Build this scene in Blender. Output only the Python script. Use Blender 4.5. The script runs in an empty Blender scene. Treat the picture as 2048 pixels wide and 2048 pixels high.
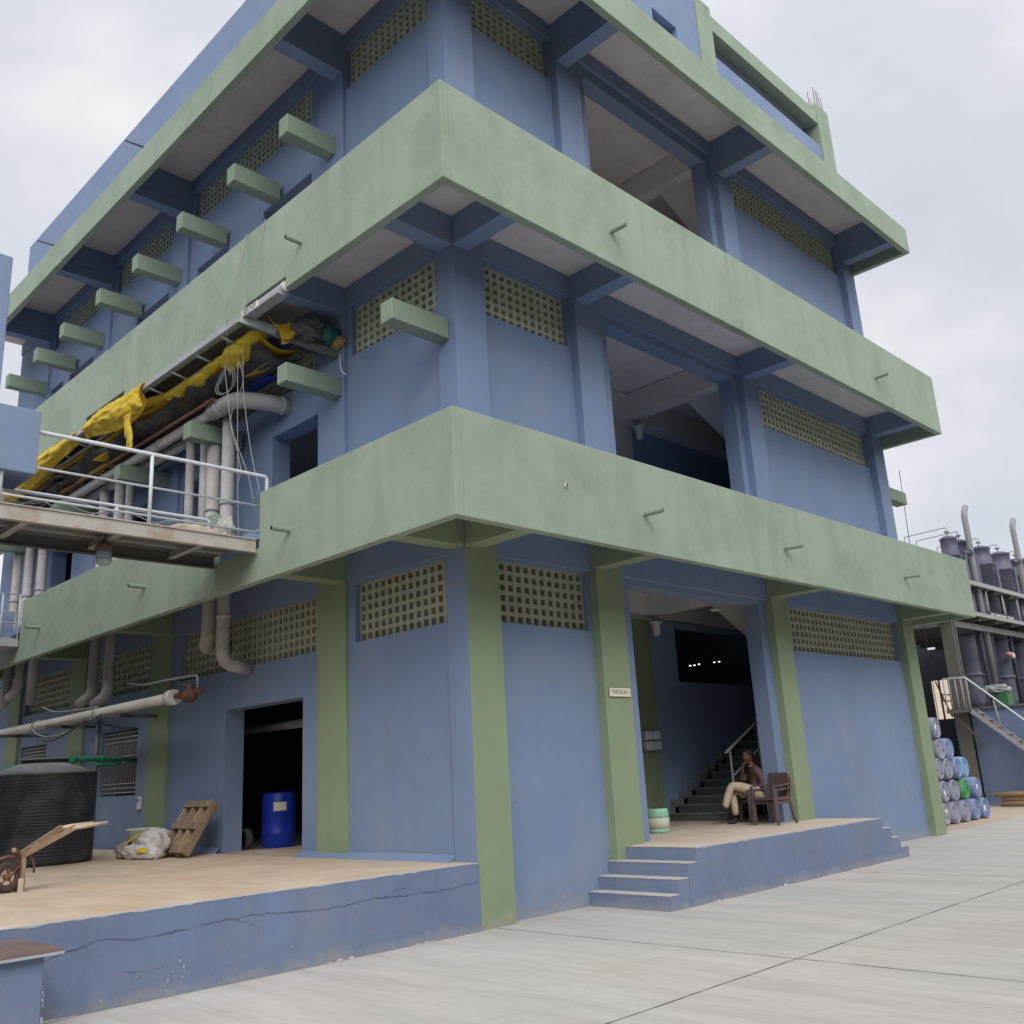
import bpy, math, random
from mathutils import Vector, Matrix
random.seed(7)
S = bpy.context.scene
COL = S.collection
R = math.radians
# ------------------------------------------------------------------ camera
cd = bpy.data.cameras.new('camera'); cam = bpy.data.objects.new('camera', cd); COL.objects.link(cam)
rt = Vector((0.71021072, -0.70198785, -0.05304512)); up = Vector((-0.15469879, -0.22912988, 0.96102434)); fw = Vector((0.68678163, 0.67432377, 0.27132717))
m = Matrix((rt, up, -fw)).transposed().to_4x4(); m.translation = Vector((-7.4539, -8.1424, 1.6))
cam.matrix_world = m
cd.sensor_width = 36; cd.lens = 1900.88 / 2048 * 36; cd.shift_y = -0.00605; cd.clip_start = .05; cd.clip_end = 2000
S.camera = cam
# ------------------------------------------------------------------ sky, sun, exposure
W = bpy.data.worlds.new('World'); S.world = W; W.use_nodes = True
nt = W.node_tree; nt.nodes.clear(); N = nt.nodes.new; L = nt.links.new
SUN_EL, SUN_AZ = 40, 214   # compass-like angle of the sun measured from +Y clockwise
out = N('ShaderNodeOutputWorld'); bg1 = N('ShaderNodeBackground'); bg2 = N('ShaderNodeBackground'); mixs = N('ShaderNodeMixShader')
sky = N('ShaderNodeTexSky'); sky.sky_type = 'NISHITA'; sky.sun_disc = False; sky.sun_elevation = R(SUN_EL); sky.sun_rotation = R(SUN_AZ); sky.dust_density = 4
L(sky.outputs[0], bg1.inputs[0]); bg1.inputs[1].default_value = .12
tc = N('ShaderNodeTexCoord'); mp = N('ShaderNodeMapping'); mp.inputs['Scale'].default_value = (1.5, 1.5, 2.2); mp.inputs['Rotation'].default_value = (.25, .2, .5)
L(tc.outputs['Generated'], mp.inputs[0])
nz = N('ShaderNodeTexNoise'); nz.inputs['Scale'].default_value = 2.1; nz.inputs['Detail'].default_value = 6; nz.inputs['Roughness'].default_value = .48; nz.inputs['Distortion'].default_value = .15
L(mp.outputs[0], nz.inputs[0])
cr = N('ShaderNodeValToRGB'); e = cr.color_ramp.elements
e[0].position = .30; e[0].color = (.61, .645, .72, 1); e[1].position = .66; e[1].color = (.97, .965, .975, 1)
k = e.new(.47); k.color = (.715, .735, .79, 1); k = e.new(.56); k.color = (.85, .85, .875, 1)
L(nz.outputs[0], cr.inputs[0]); L(cr.outputs[0], bg2.inputs[0])
sx = N('ShaderNodeSeparateXYZ'); L(tc.outputs['Generated'], sx.inputs[0])
mr = N('ShaderNodeMapRange'); mr.interpolation_type = 'SMOOTHSTEP'; mr.inputs[1].default_value = .45; mr.inputs[2].default_value = 1.0; mr.inputs[3].default_value = 1.07; mr.inputs[4].default_value = 1.25
L(sx.outputs[2], mr.inputs[0])
# cloud is brighter in the half of the sky where the veiled sun stands
dp = N('ShaderNodeVectorMath'); dp.operation = 'DOT_PRODUCT'; dp.inputs[1].default_value = (math.sin(R(SUN_AZ)) * math.cos(R(SUN_EL)), math.cos(R(SUN_AZ)) * math.cos(R(SUN_EL)), math.sin(R(SUN_EL))); L(tc.outputs['Generated'], dp.inputs[0])
m3 = N('ShaderNodeMapRange'); m3.interpolation_type = 'SMOOTHSTEP'; m3.inputs[1].default_value = .3; m3.inputs[2].default_value = 1; m3.inputs[3].default_value = 1; m3.inputs[4].default_value = 2.3; L(dp.outputs['Value'], m3.inputs[0])
mm = N('ShaderNodeMath'); mm.operation = 'MULTIPLY'; L(mr.outputs[0], mm.inputs[0]); L(m3.outputs[0], mm.inputs[1]); L(mm.outputs[0], bg2.inputs[1])
mixs.inputs[0].default_value = .9
L(bg1.outputs[0], mixs.inputs[1]); L(bg2.outputs[0], mixs.inputs[2]); L(mixs.outputs[0], out.inputs[0])
sl = bpy.data.lights.new('sun', 'SUN'); sl.energy = 1.15; sl.angle = R(28); sl.color = (1, .965, .92)
so = bpy.data.objects.new('sun', sl); COL.objects.link(so)
az = R(SUN_AZ); el = R(SUN_EL)
sdir = Vector((math.sin(az) * math.cos(el), math.cos(az) * math.cos(el), math.sin(el)))
so.rotation_euler = sdir.to_track_quat('Z', 'Y').to_euler(); so.location = sdir * 60
S.view_settings.view_transform = 'Standard'; S.view_settings.look = 'None'; S.view_settings.exposure = 0; S.view_settings.gamma = 1
S.render.engine = 'CYCLES'

# ------------------------------------------------------------------ materials
MAT = {}
def mat(name, col, rough=.75, var=.08, scale=1.5, stain=0., bump=.15, bscale=40, metal=0., spec=.3, dirt=None, dirtf=0., dscale=2., streak=(1, 1, 1), emit=None, edge=None, splash=None):
    if name in MAT: return MAT[name]
    M = bpy.data.materials.new(name); M.use_nodes = True; t = M.node_tree; b = t.nodes['Principled BSDF']; n = t.nodes.new; l = t.links.new
    b.inputs['Roughness'].default_value = rough; b.inputs['Metallic'].default_value = metal; b.inputs['Specular IOR Level'].default_value = spec
    g = n('ShaderNodeNewGeometry')
    mpn = n('ShaderNodeMapping'); mpn.inputs['Scale'].default_value = streak; l(g.outputs['Position'], mpn.inputs[0])
    a = n('ShaderNodeTexNoise'); a.inputs['Scale'].default_value = scale; a.inputs['Detail'].default_value = 5; a.inputs['Roughness'].default_value = .6; l(mpn.outputs[0], a.inputs[0])
    r = n('ShaderNodeMapRange'); r.inputs[1].default_value = .3; r.inputs[2].default_value = .7; r.inputs[3].default_value = 1 - var; r.inputs[4].default_value = 1 + var; l(a.outputs[0], r.inputs[0])
    vm = n('ShaderNodeVectorMath'); vm.operation = 'SCALE'; vm.inputs[0].default_value = col[:3]; l(r.outputs[0], vm.inputs['Scale'])
    last = vm.outputs[0]
    if stain:   # old drip stains running down the wall
        ms = n('ShaderNodeMapping'); ms.inputs['Scale'].default_value = (3.2, 3.2, .28); l(g.outputs['Position'], ms.inputs[0])
        s = n('ShaderNodeTexNoise'); s.inputs['Scale'].default_value = 1.3; s.inputs['Detail'].default_value = 6; l(ms.outputs[0], s.inputs[0])
        sr = n('ShaderNodeMapRange'); sr.inputs[1].default_value = .5; sr.inputs[2].default_value = .78; sr.inputs[3].default_value = 0; sr.inputs[4].default_value = stain; l(s.outputs[0], sr.inputs[0])
        mx = n('ShaderNodeMix'); mx.data_type = 'RGBA'; l(sr.outputs[0], mx.inputs[0]); l(last, mx.inputs[6]); mx.inputs[7].default_value = (col[0] * .62, col[1] * .62, col[2] * .6, 1); last = mx.outputs[2]
    if dirt:
        s = n('ShaderNodeTexNoise'); s.inputs['Scale'].default_value = dscale; s.inputs['Detail'].default_value = 8; s.inputs['Roughness'].default_value = .65; l(mpn.outputs[0], s.inputs[0])
        sr = n('ShaderNodeMapRange'); sr.inputs[1].default_value = .48; sr.inputs[2].default_value = .68; sr.inputs[3].default_value = 0; sr.inputs[4].default_value = dirtf; l(s.outputs[0], sr.inputs[0])
        mx = n('ShaderNodeMix'); mx.data_type = 'RGBA'; l(sr.outputs[0], mx.inputs[0]); l(last, mx.inputs[6]); mx.inputs[7].default_value = (*dirt, 1); last = mx.outputs[2]
    if splash:   # mud splashed up from the yard
        sp = n('ShaderNodeSeparateXYZ'); l(g.outputs['Position'], sp.inputs[0])
        s = n('ShaderNodeTexNoise'); s.inputs['Scale'].default_value = 5; s.inputs['Detail'].default_value = 8; s.inputs['Roughness'].default_value = .75; l(g.outputs['Position'], s.inputs[0])
        h1 = n('ShaderNodeMapRange'); h1.inputs[1].default_value = splash[0]; h1.inputs[2].default_value = splash[1]; h1.inputs[3].default_value = .30; h1.inputs[4].default_value = -.25; l(sp.outputs[2], h1.inputs[0])
        ad = n('ShaderNodeMath'); ad.operation = 'ADD'; l(s.outputs[0], ad.inputs[0]); l(h1.outputs[0], ad.inputs[1])
        h2 = n('ShaderNodeMapRange'); h2.inputs[1].default_value = .5; h2.inputs[2].default_value = .8; h2.inputs[3].default_value = 0; h2.inputs[4].default_value = .5; l(ad.outputs[0], h2.inputs[0])
        mx = n('ShaderNodeMix'); mx.data_type = 'RGBA'; l(h2.outputs[0], mx.inputs[0]); l(last, mx.inputs[6]); mx.inputs[7].default_value = (.36, .335, .30, 1); last = mx.outputs[2]
    if edge:     # small scuffs
        ms = n('ShaderNodeMapping'); ms.inputs['Scale'].default_value = (1, 1, 2.2); l(g.outputs['Position'], ms.inputs[0])
        s = n('ShaderNodeTexNoise'); s.inputs['Scale'].default_value = 3.1; s.inputs['Detail'].default_value = 10; s.inputs['Roughness'].default_value = .72; l(ms.outputs[0], s.inputs[0])
        h2 = n('ShaderNodeMapRange'); h2.inputs[1].default_value = .66; h2.inputs[2].default_value = .72; h2.inputs[3].default_value = 0; h2.inputs[4].default_value = .35; l(s.outputs[0], h2.inputs[0])
        mx = n('ShaderNodeMix'); mx.data_type = 'RGBA'; l(h2.outputs[0], mx.inputs[0]); l(last, mx.inputs[6]); mx.inputs[7].default_value = (col[0] * .6, col[1] * .62, col[2] * .62, 1); last = mx.outputs[2]
    l(last, b.inputs['Base Color'])
    if bump:
        s = n('ShaderNodeTexNoise'); s.inputs['Scale'].default_value = bscale; s.inputs['Detail'].default_value = 4; l(g.outputs['Position'], s.inputs[0])
        bm = n('ShaderNodeBump'); bm.inputs['Strength'].default_value = bump; bm.inputs['Distance'].default_value = .01; l(s.outputs[0], bm.inputs['Height'])
        if edge:   # hand-trowelled plaster: long shallow waves
            s2 = n('ShaderNodeTexNoise'); s2.inputs['Scale'].default_value = 1.7; s2.inputs['Detail'].default_value = 3; l(g.outputs['Position'], s2.inputs[0])
            b2 = n('ShaderNodeBump'); b2.inputs['Strength'].default_value = .35; b2.inputs['Distance'].default_value = .06; l(s2.outputs[0], b2.inputs['Height']); l(b2.outputs[0], bm.inputs['Normal'])
        l(bm.outputs[0], b.inputs['Normal'])
    if emit: b.inputs['Emission Color'].default_value = (*emit[:3], 1); b.inputs['Emission Strength'].default_value = emit[3]
    if 'tarp' in name or 'lining' in name:   # thin woven sheet: light comes through
        tl = n('ShaderNodeBsdfTranslucent'); l(last, tl.inputs['Color']); ms_ = n('ShaderNodeMixShader'); ms_.inputs[0].default_value = .45 if 'yellow' in name else .05
        l(b.outputs[0], ms_.inputs[1]); l(tl.outputs[0], ms_.inputs[2]); l(ms_.outputs[0], t.nodes['Material Output'].inputs['Surface'])
    MAT[name] = M
    return M
BLUE = mat('blue_paint', (.192, .26, .395), var=.06, scale=.8, stain=.17, dirt=(.26, .29, .36), dirtf=.45, dscale=.9, splash=(0., .4), edge=(.27, .33, .45))
BLUE_LOW = mat('blue_paint_base', (.16, .21, .325), var=.1, scale=1.1, stain=.25, dirt=(.22, .24, .29), dirtf=.55, dscale=1.3, splash=(0., .22), edge=(.25, .29, .37))
BLUE_IN_LIT = mat('blue_paint_inside_lit', (.27, .36, .55), var=.08)  # blue lightened to make up for weak indoor light in the colour
GREEN = mat('sage_paint', (.303, .37, .283), var=.08, scale=.9, stain=.38, dirt=(.215, .28, .205), dirtf=.62, dscale=1.1, edge=(.42, .47, .38))
GREEN_COL = mat('green_paint', (.242, .308, .19), var=.07, scale=1.2, stain=.14, dirt=(.27, .29, .21), dirtf=.35, splash=(0., .3), edge=(.34, .40, .28))
GREEN_ST = mat('green_paint_stub', (.235, .30, .225), var=.06, edge=(.36, .42, .33))
CREAM = mat('soffit_plaster', (.72, .67, .66), var=.06, scale=1.2, dirt=(.55, .5, .48), dirtf=.5)
CEIL = mat('ceiling_plaster', (.70, .67, .64), var=.08)
JALI = mat('breeze_block', (.37, .37, .275), var=.12, scale=4, bump=.3)
JALI_UP = mat('breeze_block_upper', (.47, .50, .38), var=.12, scale=4, bump=.3)
DARK = mat('interior_shade', (.022, .024, .028), var=.1)  # near-black colour stands for unlit rooms, shade put into the paint
STONE = mat('stair_stone', (.11, .135, .13), rough=.45, var=.15, scale=6)
STONE_N = mat('stair_nosing', (.20, .23, .22), rough=.5, var=.1)
GREY = mat('grey_steel', (.36, .37, .38), rough=.5, var=.1, scale=8, dirt=(.3, .17, .09), dirtf=.35, dscale=3, bump=.05)
STEEL_L = mat('white_steel', (.62, .65, .68), rough=.4, var=.06, scale=9, bump=.03)
RUSTY = mat('rusty_girder', (.44, .42, .375), rough=.6, var=.12, scale=3, dirt=(.30, .15, .08), dirtf=.55, dscale=3.2, bump=.1)
DARKSTEEL = mat('dark_steel', (.10, .095, .095), rough=.6, var=.15, scale=6)
LAG = mat('pipe_lagging', (.46, .44, .42), rough=.6, var=.1, scale=5, dirt=(.3, .27, .24), dirtf=.5, dscale=3)
PVC = mat('white_pipe', (.60, .58, .53), rough=.45, var=.07, scale=4, dirt=(.4, .37, .32), dirtf=.5)
RUST = mat('rust', (.17, .085, .055), rough=.85, var=.25, scale=14, bump=.3)
YEL = mat('yellow_tarp', (.93, .73, .07), rough=.5, var=.1, scale=6, bump=.3, bscale=14, dirt=(.55, .38, .06), dirtf=.4, dscale=3)
TARP = mat('black_tarp', (.045, .045, .06), rough=.5, var=.3, scale=5, bump=.5, bscale=12, dirt=(.17, .13, .05), dirtf=.5, dscale=2.4)
TARPG = mat('grey_tarp', (.15, .14, .14), rough=.6, var=.3, scale=9, bump=.6, bscale=18)
TARPT = mat('green_tarp', (.03, .16, .13), rough=.55, var=.3, scale=9, bump=.6, bscale=18)
TARPB = mat('brown_tarp', (.42, .27, .10), rough=.7, var=.35, scale=22, bump=.6, bscale=30)
BLUET = mat('blue_tarp', (.03, .05, .28), rough=.6, var=.2)
ROPE = mat('rope', (.36, .36, .35), rough=.8)
CABLE = mat('black_cable', (.04, .04, .045), rough=.6)
TANKM = mat('black_tank_plastic', (.035, .037, .042), rough=.5, var=.25, scale=3, dirt=(.14, .14, .14), dirtf=.5, dscale=2.2, bump=.0)
TANKT = mat('dusty_tank_top', (.26, .26, .26), rough=.7, var=.2, scale=5)
PGREEN = mat('green_plastic', (.03, .22, .12), rough=.4)
WOODM = mat('pallet_wood', (.30, .21, .14), rough=.85, var=.28, scale=9, bump=.4, dirt=(.14, .10, .07), dirtf=.6, dscale=7)
WOODL = mat('pallet_wood_edge', (.42, .31, .21), rough=.85, var=.2, scale=9)
TIMBER = mat('barrow_timber', (.28, .19, .12), rough=.8, var=.2, scale=8)
TIMBL = mat('barrow_handle_wood', (.56, .46, .33), rough=.75, var=.15, scale=8)
RUBBER = mat('tyre_rubber', (.06, .042, .035), rough=.85, var=.2)
SACKW = mat('white_sack', (.60, .58, .57), rough=.7, var=.14, scale=8, bump=.6, bscale=22, dirt=(.42, .33, .24), dirtf=.6, dscale=3.4)
DRUMB = mat('blue_drum', (.012, .035, .33), rough=.35, var=.08, bump=0)
PAPER = mat('paper', (.62, .60, .45), rough=.8)
PWHITE = mat('white_plastic', (.66, .66, .62), rough=.5)
MINT = mat('mint_plastic', (.30, .60, .42), rough=.45, var=.1)
BUCK = mat('milky_plastic', (.60, .60, .48), rough=.45, var=.08)
CHAIRM = mat('brown_plastic', (.115, .078, .078), rough=.4, var=.08, bump=0)
SKIN = mat('skin', (.13, .06, .038), rough=.55, bump=0)
HAIR = mat('hair', (.012, .010, .009), rough=.6)
SHIRT = mat('brown_shirt', (.125, .078, .078), rough=.8, var=.12, scale=14, bump=.4, bscale=30)
TROUS = mat('khaki_trousers', (.50, .41, .30), rough=.8, var=.1, scale=12, bump=.4, bscale=26)
SHOE = mat('dark_shoe', (.03, .03, .03), rough=.6)
CUFF = mat('pale_cloth', (.62, .56, .50), rough=.8)
TANKP = mat('purple_grey_tank', (.10, .105, .15), rough=.5, var=.12, scale=2, bump=.05, dirt=(.22, .2, .22), dirtf=.5, dscale=1.5)
STEELG = mat('khaki_steel', (.13, .125, .105), rough=.6, var=.1)
CARPET = mat('brown_jute', (.30, .205, .12), rough=.95, var=.15, scale=20, bump=.4)
LADD = mat('ladder_steel', (.34, .335, .335), rough=.5)
CREAMW = mat('cream_building', (.74, .62, .48), rough=.9, var=.06, scale=.7)
WHITE = mat('white_paint', (.8, .8, .79), rough=.6)
LETTER = mat('sign_lettering', (.28, .23, .19), rough=.7)
LETTERD = mat('black_lettering', (.04, .04, .04), rough=.7)
LAMPM = mat('lit_lamp', (.9, .9, .9), emit=(1, 1, 1, 3))
GLASSM = mat('lamp_glass', (.35, .42, .48), rough=.15, var=.05, bump=0)
BROWNST = mat('brown_polished_stone', (.20, .135, .12), rough=.35, var=.2, scale=3, spec=.5)
CRACK = mat('crack', (.07, .09, .15), rough=.9)
CHIP = mat('paint_chip', (.40, .42, .45), rough=.9)
CEMENT = mat('cement', (.45, .44, .42), rough=.9, var=.2, scale=12)
def drumcol(n, c): return mat(n, c, rough=.5, var=.12, scale=7, dirt=(.34, .33, .34), dirtf=.45, dscale=5, bump=.05)
# concrete yard: broomed slabs with saw-cut joints
def ground_mat():
    M = bpy.data.materials.new('broomed_concrete'); M.use_nodes = True; t = M.node_tree; b = t.nodes['Principled BSDF']; n = t.nodes.new; l = t.links.new
    b.inputs['Roughness'].default_value = .85; b.inputs['Specular IOR Level'].default_value = .2
    g = n('ShaderNodeNewGeometry'); sp = n('ShaderNodeSeparateXYZ'); l(g.outputs['Position'], sp.inputs[0])
    def noise(sc, scale, det=6, rough=.6, rot=0):
        a = n('ShaderNodeMapping'); a.inputs['Scale'].default_value = sc; a.inputs['Rotation'].default_value = (0, 0, rot); l(g.outputs['Position'], a.inputs[0])
        q = n('ShaderNodeTexNoise'); q.inputs['Scale'].default_value = scale; q.inputs['Detail'].default_value = det; q.inputs['Roughness'].default_value = rough; l(a.outputs[0], q.inputs[0]); return q.outputs[0]
    def rng(v, a0, a1, b0, b1):
        r = n('ShaderNodeMapRange'); r.inputs[1].default_value = a0; r.inputs[2].default_value = a1; r.inputs[3].default_value = b0; r.inputs[4].default_value = b1; l(v, r.inputs[0]); return r.outputs[0]
    def mix(f, a, c, isf=False):
        x = n('ShaderNodeMix'); x.data_type = 'RGBA'; l(f, x.inputs[0]); l(a, x.inputs[6]) if not isinstance(a, tuple) else setattr(x.inputs[6], 'default_value', (*a, 1)); x.inputs[7].default_value = (*c, 1); return x.outputs[2]
    c = mix(rng(noise((1, .25, 1), 1.6), .35, .65, 0, 1), (.565, .52, .47), (.465, .43, .39))
    c = mix(rng(noise((1, .12, 1), 5., 8, .7), .45, .75, 0, .6), c, (.36, .33, .30))
    c = mix(rng(noise((1, 1, 1), 2.2, 8, .7), .58, .75, 0, .45), c, (.36, .33, .30))
    c = mix(rng(noise((1, 1, 1), .35, 4, .5), .45, .7, 0, .4), c, (.44, .455, .43))
    fine = noise((1, .05, 1), 60., 3, .6)
    c = mix(rng(fine, .45, .8, 0, .3), c, (.33, .32, .30))
    def joint(axis, off, period, w, wob):
        a = n('ShaderNodeMath'); a.operation = 'SUBTRACT'; l(sp.outputs[axis], a.inputs[0]); a.inputs[1].default_value = off - period / 2
        wn = noise((1, 1, 1), 1.2, 4); wm = n('ShaderNodeMath'); wm.operation = 'MULTIPLY_ADD'; l(wn, wm.inputs[0]); wm.inputs[1].default_value = wob; l(a.outputs[0], wm.inputs[2])
        p = n('ShaderNodeMath'); p.operation = 'MODULO'; l(wm.outputs[0], p.inputs[0]); p.inputs[1].default_value = period
        # keep modulo positive
        q = n('ShaderNodeMath'); q.operation = 'ADD'; l(p.outputs[0], q.inputs[0]); q.inputs[1].default_value = period
        q2 = n('ShaderNodeMath'); q2.operation = 'MODULO'; l(q.outputs[0], q2.inputs[0]); q2.inputs[1].default_value = period
        s = n('ShaderNodeMath'); s.operation = 'SUBTRACT'; l(q2.outputs[0], s.inputs[0]); s.inputs[1].default_value = period / 2
        ab = n('ShaderNodeMath'); ab.operation = 'ABSOLUTE'; l(s.outputs[0], ab.inputs[0])
        return rng(ab.outputs[0], w * .55, w, 1, 0)
    c = mix(rng(noise((1, .3, 1), 9., 8, .75), .62, .74, 0, .5), c, (.24, .215, .19))
    c = mix(rng(noise((1, 1, 1), 26., 4, .6), .70, .76, 0, .7), c, (.16, .15, .14))
    c = mix(rng(noise((.35, 1, 1), 1.1, 7, .65, .5), .56, .72, 0, .35), c, (.38, .33, .27))
    j1 = joint(0, .25, 5.9, .014, .03); j2 = joint(1, -3.6, 5.2, .014, .03)
    jm = n('ShaderNodeMath'); jm.operation = 'MAXIMUM'; l(j1, jm.inputs[0]); l(j2, jm.inputs[1])
    fade = rng(noise((1, 1, 1), 3., 4), .4, .55, .55, 1); jf = n('ShaderNodeMath'); jf.operation = 'MULTIPLY'; l(jm.outputs[0], jf.inputs[0]); l(fade, jf.inputs[1])
    c = mix(jf.outputs[0], c, (.07, .065, .06))
    sy = rng(sp.outputs[1], -10.2, -12.5, 0, 1); sx_ = rng(sp.outputs[0], -10.5, -12.5, 0, 1); mx_ = n('ShaderNodeMath'); mx_.operation = 'MAXIMUM'; l(sy, mx_.inputs[0]); l(sx_, mx_.inputs[1])
    c = mix(mx_.outputs[0], c, (.10, .085, .06))   # unseen ground beyond the yard, darkened to cut bounced light
    l(c, b.inputs['Base Color'])
    bm = n('ShaderNodeBump'); bm.inputs['Strength'].default_value = .25; bm.inputs['Distance'].default_value = .01; l(fine, bm.inputs['Height']); l(bm.outputs[0], b.inputs['Normal'])
    return M
GROUND = ground_mat()
DECKM = mat('dusty_screed', (.555, .445, .33), rough=.85, var=.14, scale=2.6, dirt=(.50, .345, .215), dirtf=.6, dscale=.7, streak=(1, .5, 1), bump=.2)
PLATM = mat('dusty_platform_screed', (.60, .50, .40), rough=.85, var=.08, scale=1.6, dirt=(.50, .42, .34), dirtf=.5, dscale=2, bump=.2)

# ------------------------------------------------------------------ mesh helpers
WL = {}
def wl(o): return WL.get(o.name, Vector((0, 0, 0))) if o else Vector((0, 0, 0))
def tagit(o, label=None, cat=None, group=None, kind=None):
    if label: o['label'] = label
    if cat: o['category'] = cat
    if group: o['group'] = group
    if kind: o['kind'] = kind
    return o
def thing(name, label, cat, loc=(0, 0, 0), group=None):
    o = bpy.data.objects.new(name, None); COL.objects.link(o); o.location = loc; o.empty_display_size = .2
    WL[o.name] = Vector(loc); return tagit(o, label, cat, group)
class MB:
    def __init__(s): s.v = []; s.f = []; s.sm = []
    def add(s, vs, fs, smooth=False):
        b = len(s.v); s.v += [Vector(v) for v in vs]; s.f += [tuple(b + i for i in f) for f in fs]; s.sm += [smooth] * len(fs); return s
    def box(s, x0, x1, y0, y1, z0, z1):
        return s.add([(x0, y0, z0), (x1, y0, z0), (x1, y1, z0), (x0, y1, z0), (x0, y0, z1), (x1, y0, z1), (x1, y1, z1), (x0, y1, z1)],
                     [(0, 3, 2, 1), (4, 5, 6, 7), (0, 1, 5, 4), (1, 2, 6, 5), (2, 3, 7, 6), (3, 0, 4, 7)])
    def hexa(s, p):   # eight corners, bottom four then top four
        return s.add(p, [(0, 3, 2, 1), (4, 5, 6, 7), (0, 1, 5, 4), (1, 2, 6, 5), (2, 3, 7, 6), (3, 0, 4, 7)])
    def bar(s, a, b, w, h, upv=(0, 0, 1)):   # rectangular bar from a to b
        a = Vector(a); b = Vector(b); d = (b - a).normalized(); u = Vector(upv); r_ = d.cross(u)
        if r_.length < 1e-4: r_ = d.cross(Vector((1, 0, 0)))
        r_.normalize(); u = r_.cross(d).normalized(); p = []
        for c in (a, b):
            for i, j in ((-1, -1), (1, -1), (1, 1), (-1, 1)): p.append(c + r_ * (w / 2 * i) + u * (h / 2 * j))
        return s.add(p, [(0, 3, 2, 1), (4, 5, 6, 7), (0, 1, 5, 4), (1, 2, 6, 5), (2, 3, 7, 6), (3, 0, 4, 7)])
    def tube(s, pts, r, n=12, closed=False, caps=True):
        pts = [Vector(p) for p in pts]; rs = r if isinstance(r, (list, tuple)) else [r] * len(pts)
        base = len(s.v); m_ = len(pts); ref = None
        for i, p in enumerate(pts):
            if closed: d = pts[(i + 1) % m_] - pts[i - 1]
            else: d = (pts[min(i + 1, m_ - 1)] - pts[max(i - 1, 0)])
            d.normalize()
            if ref is None:
                ref = d.cross(Vector((0, 0, 1)))
                if ref.length < .05: ref = d.cross(Vector((1, 0, 0)))
            ref = (ref - d * ref.dot(d)).normalized(); u = d.cross(ref)
            for k_ in range(n):
                a_ = 2 * math.pi * k_ / n; s.v.append(p + (ref * math.cos(a_) + u * math.sin(a_)) * rs[i])
        for i in range(m_ if closed else m_ - 1):
            for k_ in range(n):
                a0 = base + i * n + k_; a1 = base + i * n + (k_ + 1) % n; j = (i + 1) % m_
                b0 = base + j * n + k_; b1 = base + j * n + (k_ + 1) % n
                s.f.append((a0, a1, b1, b0)); s.sm.append(True)
        if caps and not closed:
            s.f.append(tuple(base + k_ for k_ in range(n))[::-1]); s.sm.append(False)
            s.f.append(tuple(base + (m_ - 1) * n + k_ for k_ in range(n))); s.sm.append(False)
        return s
    def lathe(s, prof, c=(0, 0, 0), n=32, axis='z', cap=True):
        c = Vector(c); base = len(s.v)
        for (r_, z) in prof:
            for k_ in range(n):
                a_ = 2 * math.pi * k_ / n; x, y = r_ * math.cos(a_), r_ * math.sin(a_)
                s.v.append(c + (Vector((x, y, z)) if axis == 'z' else Vector((x, z, y)) if axis == 'y' else Vector((z, x, y))))
        for i in range(len(prof) - 1):
            for k_ in range(n):
                s.f.append((base + i * n + k_, base + i * n + (k_ + 1) % n, base + (i + 1) * n + (k_ + 1) % n, base + (i + 1) * n + k_)); s.sm.append(True)
        if not cap: return s
        if prof[0][0] > 1e-4: s.f.append(tuple(base + k_ for k_ in range(n))[::-1]); s.sm.append(False)
        if prof[-1][0] > 1e-4: s.f.append(tuple(base + (len(prof) - 1) * n + k_ for k_ in range(n))); s.sm.append(False)
        return s
    def panel(s, axis, a0, a1, z0, z1, d0, d1, holes):
        """upright slab with rectangular holes; axis 'x': runs along x with faces at y=d0,d1; 'y': runs along y with faces at x=d0,d1"""
        A = sorted({a0, a1} | {h[i] for h in holes for i in (0, 1) if a0 < h[i] < a1}); Z = sorted({z0, z1} | {h[i] for h in holes for i in (2, 3) if z0 < h[i] < z1})
        na, nz_ = len(A) - 1, len(Z) - 1
        ai = {v: i for i, v in enumerate(A)}; zi = {v: i for i, v in enumerate(Z)}
        sol = [[True] * nz_ for _ in range(na)]
        for h in holes:
            for i in range(ai.get(max(h[0], a0), 0), ai.get(min(h[1], a1), na)):
                for j in range(zi.get(max(h[2], z0), 0), zi.get(min(h[3], z1), nz_)): sol[i][j] = False
        idx = {}
        def V_(i, j, d):
            k_ = (i, j, d)
            if k_ not in idx:
                dd = d1 if d else d0; idx[k_] = len(s.v)
                s.v.append(Vector((A[i], dd, Z[j])) if axis == 'x' else Vector((dd, A[i], Z[j])))
            return idx[k_]
        def F(*q): s.f.append(q); s.sm.append(False)
        for i in range(na):
            for j in range(nz_):
                if not sol[i][j]: continue
                F(V_(i, j, 0), V_(i + 1, j, 0), V_(i + 1, j + 1, 0), V_(i, j + 1, 0)); F(V_(i, j, 1), V_(i, j + 1, 1), V_(i + 1, j + 1, 1), V_(i + 1, j, 1))
                if i == 0 or not sol[i - 1][j]: F(V_(i, j, 0), V_(i, j + 1, 0), V_(i, j + 1, 1), V_(i, j, 1))
                if i == na - 1 or not sol[i + 1][j]: F(V_(i + 1, j, 0), V_(i + 1, j, 1), V_(i + 1, j + 1, 1), V_(i + 1, j + 1, 0))
                if j == 0 or not sol[i][j - 1]: F(V_(i, j, 0), V_(i, j, 1), V_(i + 1, j, 1), V_(i + 1, j, 0))
                if j == nz_ - 1 or not sol[i][j + 1]: F(V_(i, j + 1, 0), V_(i + 1, j + 1, 0), V_(i + 1, j + 1, 1), V_(i, j + 1, 1))
        return s
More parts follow.
